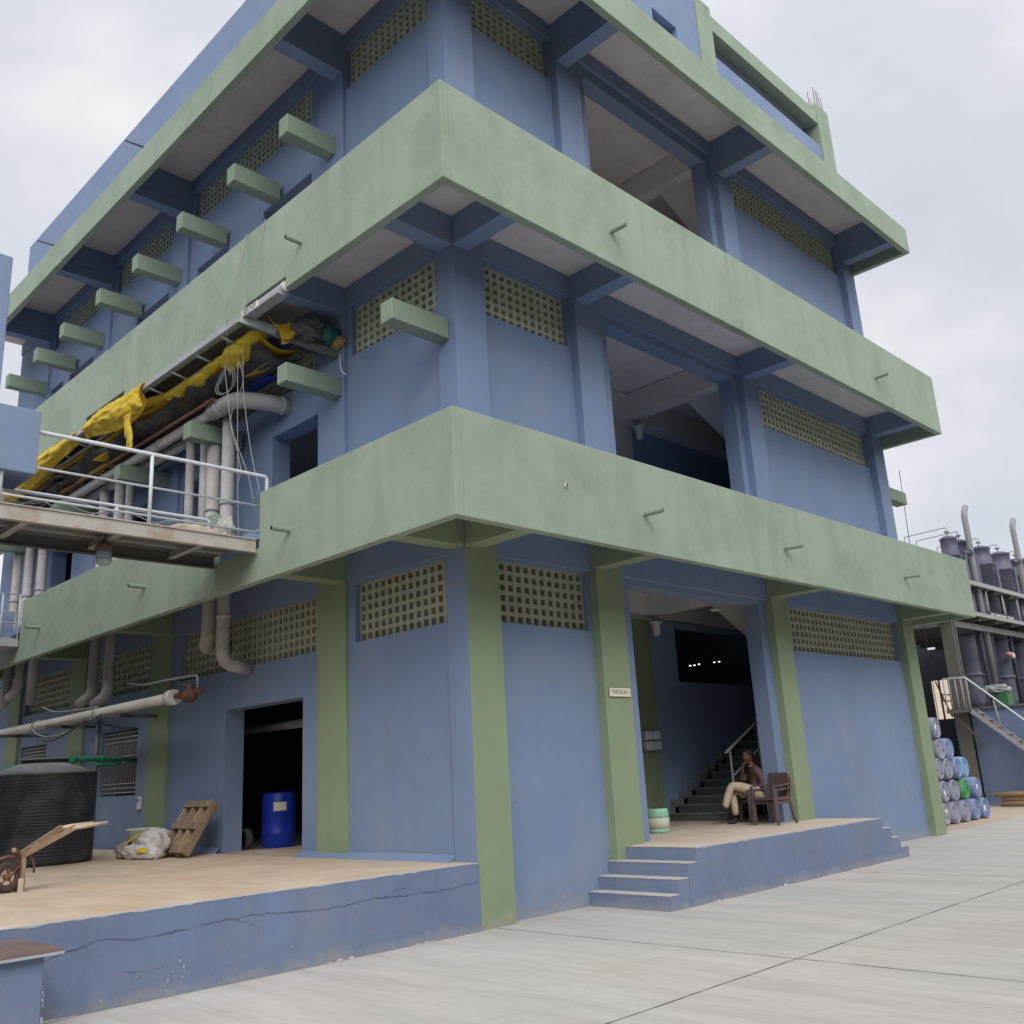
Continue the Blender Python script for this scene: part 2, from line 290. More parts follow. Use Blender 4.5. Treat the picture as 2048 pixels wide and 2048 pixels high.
    def build(s, name, m_, parent=None, bevel=0, sub=0, recalc=True):
        me = bpy.data.meshes.new(name); off = wl(parent)
        me.from_pydata([tuple(v - off) for v in s.v], [], s.f); me.polygons.foreach_set('use_smooth', s.sm)
        if isinstance(m_, (list, tuple)):
            for q in m_: me.materials.append(q)
        else: me.materials.append(m_)
        me.validate(); me.update()
        if recalc:
            import bmesh
            bm = bmesh.new(); bm.from_mesh(me); bmesh.ops.recalc_face_normals(bm, faces=bm.faces); bm.to_mesh(me); bm.free()
        o = bpy.data.objects.new(name, me); COL.objects.link(o)
        if parent: o.parent = parent; WL[o.name] = off.copy()
        if bevel:
            b = o.modifiers.new('bevel', 'BEVEL'); b.width = bevel; b.segments = 2; b.limit_method = 'ANGLE'; b.angle_limit = R(40)
        if sub:
            b = o.modifiers.new('sub', 'SUBSURF'); b.levels = sub; b.render_levels = sub
        return o
def B(name, m_, parent, *a, bevel=.006): return MB().box(*a).build(name, m_, parent, bevel=bevel)
def smooth(pts, n=6):   # Catmull-Rom through the points
    P = [Vector(p) for p in pts]; P = [P[0] * 2 - P[1]] + P + [P[-1] * 2 - P[-2]]; o = []
    for i in range(1, len(P) - 2):
        for k_ in range(n):
            t = k_ / n; o.append(.5 * ((2 * P[i]) + (-P[i - 1] + P[i + 1]) * t + (2 * P[i - 1] - 5 * P[i] + 4 * P[i + 1] - P[i + 2]) * t * t + (-P[i - 1] + 3 * P[i] - 3 * P[i + 1] + P[i + 2]) * t ** 3))
    o.append(P[-2]); return o
def bend(pts, r=.12, n=5):   # pipe run with rounded corners
    P = [Vector(p) for p in pts]; o = [P[0]]
    for i in range(1, len(P) - 1):
        a = (P[i - 1] - P[i]); b = (P[i + 1] - P[i]); rr = min(r, a.length * .48, b.length * .48); a.normalize(); b.normalize()
        p0 = P[i] + a * rr; p2 = P[i] + b * rr
        for k_ in range(n + 1):
            t = k_ / n; o.append(p0 * (1 - t) ** 2 + P[i] * 2 * t * (1 - t) + p2 * t * t)
    o.append(P[-1]); return o
def text(s_, size, name, m_, parent, loc, rot, depth=.002, squash=1.):
    c = bpy.data.curves.new(name, 'FONT'); c.body = s_; c.size = size; c.extrude = depth; c.align_x = 'CENTER'; c.align_y = 'CENTER'
    o = bpy.data.objects.new(name + '_tmp', c); COL.objects.link(o)
    dg = bpy.context.evaluated_depsgraph_get(); me = bpy.data.meshes.new_from_object(o.evaluated_get(dg)); bpy.data.objects.remove(o)
    me.transform(Matrix.Diagonal((squash, 1, 1, 1))); me.transform(Matrix.Rotation(rot[2], 4, 'Z') @ Matrix.Rotation(rot[0], 4, 'X')); me.transform(Matrix.Translation(Vector(loc) - wl(parent)))
    me.materials.clear(); me.materials.append(m_)
    o = bpy.data.objects.new(name, me); COL.objects.link(o); o.parent = parent; WL[o.name] = wl(parent).copy(); return o
def lumpy(c, r, name, m_, parent=None, seed=1, amp=.18, fr=3., seg=44, flat=None, rot=0, detail=.5):
    from mathutils import noise as nz_
    b = MB(); rings = seg // 2; vs = []; c = Vector(c)
    for i in range(rings + 1):
        th = math.pi * i / rings
        for k_ in range(seg):
            ph = 2 * math.pi * k_ / seg; d = Vector((math.sin(th) * math.cos(ph), math.sin(th) * math.sin(ph), math.cos(th)))
            q = 1 + amp * nz_.noise(d * fr + Vector((seed * 7.3, 0, 0))) - amp * detail * 1.6 * (abs(nz_.noise(d * fr * 1.5 + Vector((0, seed * 3.1, 0)))) - .2) - amp * detail * .9 * (abs(nz_.noise(Vector((d.x * 9, d.y * 9, d.z * 4)) + Vector((0, 0, seed * 5.1)))) - .2)
            p = Vector((d.x * r[0], d.y * r[1], d.z * r[2])) * q
            p.rotate(Matrix.Rotation(rot, 3, 'Z')); p = c + p
            if flat is not None and p.z < flat: p.z = flat
            vs.append(p)
    fs = [(i * seg + k_, i * seg + (k_ + 1) % seg, (i + 1) * seg + (k_ + 1) % seg, (i + 1) * seg + k_) for i in range(rings) for k_ in range(seg)]
    b.add(vs, fs, True); return b.build(name, m_, parent)

# ================================================================== SETTING
DK, PL = .689, .633
g = MB().add([(-400, -400, 0), (600, -400, 0), (600, 600, 0), (-400, 600, 0)], [(0, 1, 2, 3)]).build('ground', GROUND); tagit(g, kind='structure')
dk = MB().box(-16, 0.0, -.02, 22, -.2, DK).build('loading_deck', BLUE_LOW); tagit(dk, kind='structure')
# screed on the deck with a chipped front edge
b = MB(); n_ = 120; e0 = []; e1 = []
for i in range(n_ + 1):
    x = -16 + 15.99 * i / n_; e0.append((x, -.012 + .012 * random.random(), DK + .004)); e1.append((x, 22, DK + .004))
b.add(e0 + e1, [(i, i + 1, n_ + 2 + i, n_ + 1 + i) for i in range(n_)])
o = b.build('deck_screed', DECKM, dk)
b = MB(); pr = []
for i in range(161):   # pale chipped paint line along the edge
    x = -13 + 12.98 * i / 160; w = .001 + .014 * random.random() ** 4; pr.append((x, -.023, DK - w)); pr.append((x, -.023, DK + .003)); pr.append((x, -.005 + .025 * random.random() ** 2, DK + .007))
b.add(pr, [q for i in range(160) for q in ((3 * i, 3 * i + 3, 3 * i + 4, 3 * i + 1), (3 * i + 1, 3 * i + 4, 3 * i + 5, 3 * i + 2))]); b.build('chipped_edge', CHIP, dk)
from mathutils import noise as NZ0
def crack(pts, w, y, parent, name='crack', m_=CRACK, jit=.012):
    P = []
    for (a, b_) in zip(pts[:-1], pts[1:]):
        n = max(2, int((b_[0] - a[0]) / .035))
        for i in range(n): t = i / n; xx = a[0] + (b_[0] - a[0]) * t; P.append((xx, a[1] + (b_[1] - a[1]) * t + jit * (random.random() - .5) + .022 * NZ0.noise(Vector((xx * 3.1, 1, 0))) + .012 * NZ0.noise(Vector((xx * 13, 2, 0)))))
    P.append(pts[-1]); vs = []
    for (x, z) in P:
        ww = w * max(.12, .65 + 1.1 * NZ0.noise(Vector((x * 5, 7, 0))) + .3 * random.random()); vs += [(x, y, z - ww / 2), (x, y, z + ww / 2)]
    MB().add(vs, [(2 * i, 2 * i + 2, 2 * i + 3, 2 * i + 1) for i in range(len(P) - 1)]).build(name, m_, parent)
crack([(-4.65, .40), (-4.3, .47), (-4.05, .52), (-3.75, .47), (-3.2, .51), (-2.6, .52), (-2.0, .47), (-1.4, .50), (-.7, .47), (-.02, .50)], .005, -.0245, dk)
def chips(n, xr, zr, y, parent, sz=(.006, .02), name='paint_chips', m_=CHIP):
    b = MB()
    for _ in range(n):
        x = random.uniform(*xr); z = zr[0] + (zr[1] - zr[0]) * random.random() ** 2; a = random.uniform(*sz); c = a * random.uniform(.5, 2.2)
        k_ = 6; b.add([(x + a * math.cos(t * 2 * math.pi / k_) * random.uniform(.5, 1), y, z + c * math.sin(t * 2 * math.pi / k_) * random.uniform(.5, 1)) for t in range(k_)], [tuple(range(k_))])
    b.build(name, m_, parent)
crack([(-2.9, .50), (-2.7, .42), (-2.62, .33)], .003, -.0247, dk); crack([(-1.3, .495), (-1.1, .55), (-.95, .57)], .003, -.0247, dk); crack([(-3.9, .25), (-3.7, .22), (-3.55, .24)], .0025, -.0247, dk)
chips(20, (-4.5, -.1), (.0, .32), -.0245, dk, (.003, .011)); chips(5, (-3.6, -3.3), (.12, .3), -.0245, dk, (.004, .014))
# cement smear at the foot of the walls
def smear(x0, x1, y, parent, s=.02):
    from mathutils import noise as nn
    b = MB(); n = int((x1 - x0) / .012); P = []
    for i in range(n + 1):
        x = x0 + (x1 - x0) * i / n; q = max(0, nn.noise(Vector((x * 1.9, y, 0))) + .05) * max(0, .5 + nn.noise(Vector((x * 14, y, 3))) + .5 * nn.noise(Vector((x * 55, y, 5))))
        h = s * 1.8 * q; P += [(x, y - .002, h), (x, y - .004 - 1.2 * h, .004)]
    b.add(P, [(2 * i, 2 * i + 2, 2 * i + 3, 2 * i + 1) for i in range(n)]); b.build('cement_smear', CEMENT, parent)
smear(-9, 0, -.022, dk, .035)

# ================================================================== MAIN BUILDING
bd = thing('factory_building', 'tall blue painted factory building with sage green bands round every floor', 'building', (0, 0, 0))
XE, YE = 12.65, 17.2
F1, F2, F3 = 4.93, 8.9, 13.45
# --- walls (one per facade per storey), with openings and screens
RW = (.14, .42); LWF = (.06, .38)
opR = {0: (3.26, 6.75, PL, 4.13), 1: (3.26, 6.82, F1, 8.25), 2: (3.24, 6.78, F2, 12.8)}
jz = {0: (3.40, 4.19), 1: (7.57, 8.36), 2: (12.25, 12.99)}
zr = {0: (0, 4.78), 1: (F1, 8.72), 2: (F2, 13.3)}
jR = [(.60, 2.35), (7.62, 12.12)]
jL = {0: [(.42, 2.30), (3.2, 7.35), (8.5, 11.1), (12.1, 14.75)], 1: [(.42, 2.33), (3.3, 7.4), (8.5, 11.1), (12.1, 14.75)], 2: [(.42, 2.42), (3.4, 7.5), (8.5, 11.1), (12.1, 14.75)]}
opL = {0: [(3.56, 5.73, DK, 2.80), (8.85, 10.42, 1.60, 2.75), (13.25, 14.75, 1.60, 2.72)],
       1: [(3.20, 4.48, F1, 6.95), (6.75, 7.5, F1, 6.9), (9.0, 10.2, F1, 6.95), (12.6, 13.8, F1, 6.95)],
       2: [(3.4, 4.9, F2, 11.25), (6.1, 7.3, F2, 11.2), (8.5, 9.95, F2, 11.22), (12.2, 13.6, F2, 11.2), (14.0, 14.8, F2, 11.2)]}
for fl in (0, 1, 2):
    z0, z1 = zr[fl]; jm = JALI if fl == 0 else JALI_UP
    hs = [opR[fl]] + [(a, c, *jz[fl]) for a, c in jR]
    w_ = MB().panel('x', .40, XE - .3, z0, z1, *RW, hs).build('wall', BLUE, bd)
    hs = opL[fl] + [(a, c, *jz[fl]) for a, c in jL[fl]]
    MB().panel('y', .362, YE, z0 if fl else .2, z1, *LWF, hs).build('wall', BLUE, bd)
    def screen(axis, a0, a1, d):
        nn = round((a1 - a0) / .1485); m_ = 6; pa = (a1 - a0) / nn; pz = (jz[fl][1] - jz[fl][0]) / m_; h = .041
        holes = [(round(a0 + pa * (i + .5) - h, 4), round(a0 + pa * (i + .5) + h, 4), round(jz[fl][0] + pz * (j + .5) - h, 4), round(jz[fl][0] + pz * (j + .5) + h, 4)) for i in range(nn) for j in range(m_)]
        b = MB().panel(axis, a0 + .001, a1 - .001, jz[fl][0] + .001, jz[fl][1] - .001, d, d + .09, holes)
        if True:   # sloping louvre lip inside each block hole
            for (p, q, r_, t) in holes:
                zz = r_ + (t - r_) * .62
                if axis == 'x': b.add([(p, d + .02, r_), (q, d + .02, r_), (q, d + .085, zz), (p, d + .085, r_ + .01)], [(0, 1, 2, 3)])
                else: b.add([(d + .02, p, r_), (d + .02, q, r_), (d + .085, q, r_ + .01), (d + .085, p, zz)], [(0, 1, 2, 3)])
        b.build('ventilation_screen', jm, bd)
    for a, c in jR: screen('x', a, c, RW[0] + .085)
    for a, c in jL[fl]: screen('y', a, c, LWF[0] + .085)
# --- columns
cR = [(0, .548), (2.40, 2.96), (6.98, 7.50), (12.155, XE)]
cL = [(2.45, 3.12), (7.62, 8.35), (11.25, 11.97), (14.9, 15.6)]
MB().add([(0, 0, 0), (.548, 0, 0), (.548, .43, 0), (0.003, .43, 0), (0, 0, 4.78), (.548, 0, 4.78), (.548, .43, 4.78), (0.003, .43, 4.78)], [(0, 1, 5, 4), (1, 2, 6, 5), (4, 5, 6, 7), (0, 3, 2, 1)], ).build('column', GREEN_COL, bd, recalc=False)
MB().add([(0, 0, DK), (0, .36, DK), (0, .36, 4.78), (0, 0, 4.78), (.05, .36, DK), (.05, .36, 4.78)], [(0, 3, 2, 1), (1, 2, 5, 4)]).build('column_side', BLUE, bd, recalc=False)
for (a, c) in cR[1:]: MB().box(a, c, 0, .47, 0, 4.775).build('column', GREEN_COL, bd, bevel=.008)
for (a, c) in cL: MB().box(0, .45, a, c, 0, 4.775).build('column', GREEN_COL, bd, bevel=.008)
for (z0, z1) in ((F1, 8.715), (F2, 13.295)):
    B('column', BLUE, bd, 0, .548, 0, .36, z0, z1, bevel=.008)
    for (a, c) in cR[1:]: MB().box(a, c, 0, .47, z0, z1).build('column', BLUE, bd, bevel=.008)
    for (a, c) in cL: MB().box(0, .45, a, c, z0, z1).build('column', BLUE, bd, bevel=.008)
# --- beams between columns, just under each slab, slightly proud of the wall
def main_beams(z0, z1):
    e = [(.55, 2.398), (2.962, 6.978), (7.502, 12.153)]
    for a, c in e: B('beam', BLUE, bd, a, c, .07, .41, z0, z1, bevel=.005)
    e = [(.342, 2.448), (3.122, 7.618), (8.352, 11.248), (11.972, 14.898), (15.602, YE)]
    for a, c in e: B('beam', BLUE, bd, .03, .37, a, c, z0, z1, bevel=.005)
main_beams(4.215, 4.77); main_beams(8.38, 8.712); main_beams(13.01, 13.29)
# --- slabs
OV = 1.2262; OV3 = 1.3036; T = .12
def slab(z0, z1, ov, m_): return MB().box(-ov + T - .002, XE + .02, -ov + T - .002, YE, z0, z1).build('floor_slab', m_, bd)
slab(4.785, 4.92, OV, BLUE_IN_LIT); slab(8.725, 8.89, OV, CREAM); MB().box(12.43, 12.728, -1.1, .2, 8.70, 8.722).box(12.43, 12.60, -1.1, .2, 12.78, 12.793).build('soffit_end', BLUE_IN_LIT, bd); MB().box(-1.0, XE, -1.0, YE, 13.305, 13.44).build('floor_slab', CREAM, bd)
B('floor_slab', CEIL, bd, .31, XE - .02, .31, YE - .02, 16.3, 16.5)
# --- fascia bands, green, with the notches cut for the walkways and the loading hatches
def band(z0, z1, ov, ovx, holesL, m_):
    MB().panel('y', -ov, YE, z0, z1, -ov, -ov + T, holesL).build('fascia_band', m_, bd, bevel=.009)
    MB().panel('x', -ov + T, ovx, z0, z1, -ov, -ov + T, []).build('fascia_band', m_, bd, bevel=.009)
    MB().box(ovx - T, ovx - .001, -ov + T + .001, .2, z0, z1 - .001).build('fascia_band', m_, bd)
band(4.1623, 5.3503, OV, 12.85, [(2.62, 3.86, 4.60, 6), (11.44, 12.9, 4.46, 6)], GREEN)
band(8.1178, 9.4286, OV, 12.85, [(2.05, 3.15, 8.0, 8.29), (7.22, 8.88, 8.0, 8.34)], GREEN)
band(12.396, 13.0094, OV3, 12.73, [], GREEN)
MB().box(-OV3 + T, -.99, -OV3 + T, YE, 12.80, 12.98).box(-1.04, -1.001, -1.04, YE, 12.981, 13.44).box(-.99, 12.5, -OV3 + T, -.99, 12.80, 12.98).box(-.999, 12.5, -1.04, -1.001, 12.981, 13.44).build('cornice_upstand', BLUE, bd)
# --- cantilever beams carrying the bands
def canti(zb, zt, ov, m_, xs, ys):
    for x in xs: B('cantilever_beam', m_, bd, x, x + .27, -ov + T + .001, .0, zb, zt, bevel=.006)
    for y in ys: B('cantilever_beam', m_, bd, -ov + T + .001, .0, y, y + .27, zb, zt, bevel=.006)
xs = [.004, 2.40, 6.98, 12.155]; ys = [.004, 2.45, 7.65, 11.3, 14.95]
canti(4.25, 4.78, OV, GREEN_COL, xs, ys); canti(8.30, 8.72, OV, BLUE, xs, ys); canti(12.55, 12.79, OV3, BLUE, xs, ys)
for y in (.004, 2.45, 7.65, 11.3, 14.95): B('cantilever_beam', BLUE, bd, -.98, 0, y, y + .27, 12.795, 13.3)
for x in (.28, 2.40, 6.98, 12.155): B('cantilever_beam', BLUE, bd, x, x + .27, -.98, 0, 12.795, 13.3)
# --- stub beams
for k_, y in enumerate((.13, 2.51, 5.32, 7.97, 10.95, 14.28)):
    MB().box(-.92, .0, y, y + .235, 7.0, 7.28).build('stub_beam', GREEN_ST, bd, bevel=.012)
for y in (2.65, 4.25, 6.05, 7.87, 9.58, 11.5, 13.06, 14.9): MB().box(-.87, .0, y, y + .235, 11.14, 11.46).build('stub_beam', GREEN_ST, bd, bevel=.012)
MB().box(XE, 13.75, .10, .36, 7.0, 7.28).build('stub_beam', GREEN_ST, bd, bevel=.012)
# --- drain spouts
def spout(p, d, ln=.26, r_=.032, m_=GREEN_ST):
    p = Vector(p); d = Vector(d).normalized(); q = p + d * ln; b = MB()
    b.tube([p - d * .05, q], r_, 14, caps=False); b.tube([q, q - d * .1], [r_ * .72] * 2, 14, caps=False)
    a = b.v[14:28]; c = b.v[28:42]; b.add([v.copy() for v in a] + [v.copy() for v in c], [(i, (i + 1) % 14, 14 + (i + 1) % 14, 14 + i) for i in range(14)])
    b.build('drain_spout', m_, bd, recalc=False)
for x in (1.95, 5.39, 9.61): spout((x, -OV, 4.65), (.12 if x < 3 else .25, -1, .0), .27)
spout((.49, -OV, 4.77), (0, -1, 0), .03, .024, PWHITE)
for x in (1.80, 9.83): spout((x, -OV, 8.61), (.08, -1, .05), .25)
for y in (1.88, 5.98, 10.37): spout((-OV, y, 4.67), (-1, 0, 0), .26)
spout((-OV, 1.68, 8.63), (-1, 0, .0), .24)
for y in (9.85, 15.07): MB().tube([(0.02, y, 15.3), (-.48, y, 15.27)], .022, 8).build('drain_spout', DARKSTEEL, bd)
# --- top storey: set back on the column line
PT = 16.62
MB().panel('x', .02, 6.95, F3, PT, .0, .3, [(5.36, 6.15, 15.08, 15.46)]).build('wall', BLUE, bd)
MB().box(5.36, 6.15, .16, .29, 15.08, 15.46).build('window_recess', BLUE_IN_LIT, bd)
MB().panel('y', 0.001, YE, F3, 16.25, .0, .3, []).build('wall', BLUE, bd) if False else MB().box(.0, .3, .301, YE, F3, 16.25).build('wall', BLUE, bd)
B('parapet_column', GREEN, bd, 6.96, 7.52, -.02, .42, F3, 16.78)
B('parapet_column', GREEN, bd, 12.05, XE, -.02, .42, F3, 16.82)
B('parapet_wall', BLUE, bd, 7.53, 12.04, .02, .26, F3, 15.62)
B('parapet_beam', GREEN, bd, 7.53, 12.04, .0, .3, 16.24, 16.62)
B('wall', BLUE_IN_LIT, bd, 7.53, 12.4, 1.6, 1.75, F3, 16.298)
B('wall', BLUE, bd, 12.40, 12.62, .43, 6, F3, 16.2)
for i in range(9):
    x = 12.1 + .12 * (i % 4) + .03 * random.random(); y = .02 + .3 * (i // 4) / 2
    MB().tube([(x, y, 16.8), (x + .03 * (random.random() - .5), y, 17.0 + .35 * random.random())], .009, 6).build('rebar', RUST, bd)
# --- far end and rear walls, so that the building is closed
MB().box(XE - .29, XE - .01, .48, YE, 0, 16.2).build('end_wall', BLUE, bd)
MB().box(.39, XE - .3, YE - .3, YE - .01, 0, 16.2).build('end_wall', BLUE, bd)
# --- sloping skirt at the foot of the deck-side wall
def skirt(y0, y1):
    z = DK + .003; MB().add([(-.13, y0, z), (-.13, y1, z), (.05, y0, z + .075), (.05, y1, z + .075), (-.0, y0, z), (-.0, y1, z)], [(0, 1, 3, 2), (0, 2, 4), (1, 5, 3)]).build('skirting', BLUE, bd)
skirt(.365, 2.46); skirt(2.46, 3.5); skirt(5.8, 8.8)
# --- window grilles
def grille(y0, y1, z0, z1):
    b = MB(); x = .12; n = 22
    for i in range(n + 1): y = y0 + (y1 - y0) * i / n; b.tube([(x, y, z0), (x, y, z1)], .008, 6)
    for t in (.03, .1, .17, .50, .60, .83, .9, .97): z = z0 + (z1 - z0) * t; b.bar((x - .014, y0, z), (x - .014, y1, z), .01, .018)
    b.build('window_grille', GREY, bd)
grille(8.87, 10.40, 1.62, 2.73); grille(13.27, 14.73, 1.62, 2.7)
# --- interior: floors, hall walls, ceiling beams, stairs
MB().box(.42, XE - .3, .17, YE - .3, .1, PL + .003).build('interior_floor', PLATM, bd)
B('door_threshold', DECKM, bd, .07, 1.4, 3.57, 5.72, PL, DK + .006, bevel=0)
# store room walls
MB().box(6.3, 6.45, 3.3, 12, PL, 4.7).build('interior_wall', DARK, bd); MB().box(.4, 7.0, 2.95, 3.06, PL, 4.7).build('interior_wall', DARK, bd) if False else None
for fz, tz, cz in ((PL, 4.78, 4.3), (F1, 8.72, 8.2), (F2, 13.3, 12.75)):
    im = GREEN_COL if fz < 1 else CEIL
    B('interior_column', im, bd, 6.55, 7.15, 2.72, 3.2, fz, tz - .01)
    wm = BLUE_IN_LIT
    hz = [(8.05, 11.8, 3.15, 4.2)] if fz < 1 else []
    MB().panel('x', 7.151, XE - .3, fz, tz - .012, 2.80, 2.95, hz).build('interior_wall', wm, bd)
    B('interior_beam', CEIL, bd, 3.0, XE - .31, 2.45, 2.795, cz, tz - .008)
    B('interior_beam', CEIL, bd, 6.72, 7.0, .43, 2.495, cz, tz - .008)
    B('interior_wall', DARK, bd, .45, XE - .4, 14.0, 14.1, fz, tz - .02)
    B('interior_wall', BLUE_IN_LIT if fz < 1 else CEIL, bd, 2.86, 3.0, .43, 2.4, fz, tz - .01)
    # stairs: up along +X, half landing, back to the next floor
    if fz > 8: rise = (13.4 - fz) / 32
    else: rise = (({PL: F1, F1: F2}[fz]) - fz) / 32
    x0 = 7.2; tr = .285; b = MB(); nb = MB()
    for i in range(16):
        z = fz + rise * i
        b.box(x0 + tr * i, x0 + tr * (i + 1), 1.5, 2.69, z + (0 if i == 0 else -.12) + .002, z + rise)
        nb.box(x0 + tr * i - .012, x0 + tr * i - .0005, 1.5, 2.69, z + rise - .022, z + rise + .004)
        nb.box(x0 + tr * i + .0, x0 + tr * (i + 1), 2.692, 2.79, z + rise, z + rise + .1)
        nb.box(x0 + tr * i - .1, x0 + tr * i - .001, 2.692, 2.79, z - .0, z + rise + .1)
    b.build('staircase', STONE, bd); nb.build('stair_nosing', STONE_N, bd)
    B('stair_landing', STONE, bd, x0 + tr * 16 + .001, XE - .31, .44, 2.69, fz + rise * 16 - .12, fz + rise * 16)
    ztop = fz + rise * 32
    MB().hexa([(x0 + tr * 16, .44, fz + rise * 16 - .46), (x0 + tr * 16, 1.45, fz + rise * 16 - .46), (x0 - .0, 1.45, ztop - .48), (x0 - .0, .44, ztop - .48),
               (x0 + tr * 16, .44, fz + rise * 16), (x0 + tr * 16, 1.45, fz + rise * 16), (x0 - .0, 1.45, ztop), (x0 - .0, .44, ztop)]).build('stair_flight', CEIL, bd)
    b = MB(); xa, za = x0 + .33, fz + 1.17
    b.tube([(xa - .14, 1.5, za - .04), (xa + 1.0, 1.5, za + .49), (xa + 4.1, 1.5, za + .49 + 3.1 * rise / tr)], .024, 10)
    b.tube([(xa, 1.5, za - .45), (xa + 4.1, 1.5, za - .45 + 4.1 * rise / tr)], .018, 8)
    for i in range(5): b.tube([(xa + i, 1.5, fz + rise * 1.5 + i * rise / tr), (xa + i, 1.5, za + i * rise / tr)], .02, 8)
    b.build('handrail', STEEL_L, bd)
# sign plate on the entrance column
sg = B('sign_plate', mat('sign_cream', (.74, .72, .60), rough=.6), bd, 2.47, 2.90, -.022, -.002, 2.52, 2.63, bevel=.002)
MB().box(2.46, 2.91, -.012, -.001, 2.51, 2.64).build('sign_frame', mat('sign_frame', (.25, .22, .15)), bd)
text('THERTILEAKT', .085, 'sign_lettering', LETTER, bd, (2.685, -.0245, 2.575), (R(90), 0, 0), .001, .70)
# two light boxes slung in the hatches of the second band
def lightbox(y0, y1, lab):
    b = MB(); b.tube([(-1.19, y0 + .03, 8.19), (-1.19, y1 - .05, 8.19)], .055, 14); b.box(-1.30, -1.13, y0 + .06, y1 - .12, 8.055, 8.13)
    t = thing('hatch_roller', lab, 'roller', (-1.2, y0, 8.1), 'rollers fixed in the band hatches'); o = b.build('roller_tube', GREY, t)
    MB().tube([(-1.19, y0 + .0, 8.17), (-1.19, y0 + .06, 8.17)], .075, 14).build('end_bracket', PWHITE, t)
    return t
hb = lightbox(2.07, 3.13, 'grey roller tube with lettered plate in the hatch nearest the building corner')
B('name_plate', PWHITE, hb, -1.315, -1.302, 2.62, 3.08, 8.045, 8.145, bevel=.002)
text('FIZCSUF', .095, 'plate_lettering', LETTERD, hb, (-1.3175, 2.85, 8.095), (R(90), 0, R(-90)), .0008, .95)
lightbox(7.25, 8.85, 'grey roller tube in the farther hatch behind the yellow tarpaulin')
# wall boxes
t = thing('switch_box', 'small pale switch box on the blue wall below the barred window', 'switch', (.05, 8.6, 1.4))
B('switch_case', PWHITE, t, .015, .058, 8.56, 8.66, 1.36, 1.57, bevel=.004); B('switch_knob', DARKSTEEL, t, .005, .014, 8.585, 8.63, 1.49, 1.53, bevel=.002)
t = thing('meter_panel', 'pair of grey round-cornered meter boxes on the green column inside the entrance', 'meter box', (6.85, 2.7, 1.9))
for i, x in enumerate((6.62, 6.85)):
    for z in (1.88, 2.06): B('meter', STEEL_L, t, x, x + .19, 2.60, 2.715, z, z + .16, bevel=.03)
B('back_board', mat('board_grey', (.25, .25, .25)), t, 6.6, 7.1, 2.705, 2.718, 1.84, 2.26, bevel=0)
# entrance platform with steps at both ends
ep = thing('entrance_platform', 'raised blue painted entrance platform with steps at both ends', 'platform', (5, -.5, 0))
MB().box(2.555, 7.57, -1.078, .139, 0, PL).build('platform_body', BLUE_LOW, ep)
b = MB(); n_ = 70; A = []; C_ = []
for i in range(n_ + 1): x = 2.56 + 5.0 * i / n_; A.append((x, -1.070 + .01 * random.random(), PL + .004)); C_.append((x, .16, PL + .004))
b.add(A + C_, [(i, i + 1, n_ + 2 + i, n_ + 1 + i) for i in range(n_)]); b.build('platform_screed', PLATM, ep)
h = PL / 4
TRD = mat('worn_step_top', (.52, .49, .45), rough=.9, var=.15, scale=6, dirt=(.3, .33, .4), dirtf=.4)
for i in range(3):
    xa = 1.951 + .2 * i; xb = 7.571 + .262 * i
    MB().box(xa, xa + (.2 if i < 2 else .2035), -1.078 - .003 * i, .139, 0, h * (i + 1)).build('step', BLUE_LOW, ep)
    MB().box(xa - .006, xa + .196, -1.083, .135, h * (i + 1) + .001, h * (i + 1) + .012).build('step_tread', TRD, ep, bevel=.003)
    MB().box(xb, xb + .262, -1.078 - .003 * i, .139, 0, h * (3 - i)).build('step', BLUE_LOW, ep)
    MB().box(xb + .004, xb + .266, -1.081, .135, h * (3 - i) + .001, h * (3 - i) + .01).build('step_tread', TRD, ep)
chips(22, (2.7, 8.1), (.0, .35), -1.0885, ep, (.003, .012)); chips(12, (4.8, 5.6), (.0, .2), -1.0885, ep, (.005, .02)); smear(2.0, 8.3, -1.09, ep, .03)
b = MB(); pr = []
for i in range(121):
    x = 2.56 + 5.0 * i / 120; w = .004 + .01 * random.random() ** 3; pr += [(x, -1.080, PL - w), (x, -1.080, PL + .003), (x, -1.05 + .02 * random.random(), PL + .0065)]
b.add(pr, [q for i in range(120) for q in ((3 * i, 3 * i + 3, 3 * i + 4, 3 * i + 1), (3 * i + 1, 3 * i + 4, 3 * i + 5, 3 * i + 2))]); b.build('chipped_edge', CHIP, ep)
# low block in the front left corner
lb = thing('low_wall_block', 'low blue block capped with brown polished stone in the near left corner', 'block', (-6, -.5, 0))
MB().box(-10, -4.80, -.86, -.021, 0, .585).build('block_body', BLUE_LOW, lb, bevel=.01)
MB().box(-10, -4.70, -.92, -.03, .605, .622).build('stone_cap', BROWNST, lb); MB().box(-10, -4.696, -.925, -.026, .586, .604).build('cap_edge', CHIP, lb)
chips(22, (-4.799, -4.79), (0, .5), -.862, lb, (.004, .012)); smear(-9, -4.8, -.862, lb, .03)

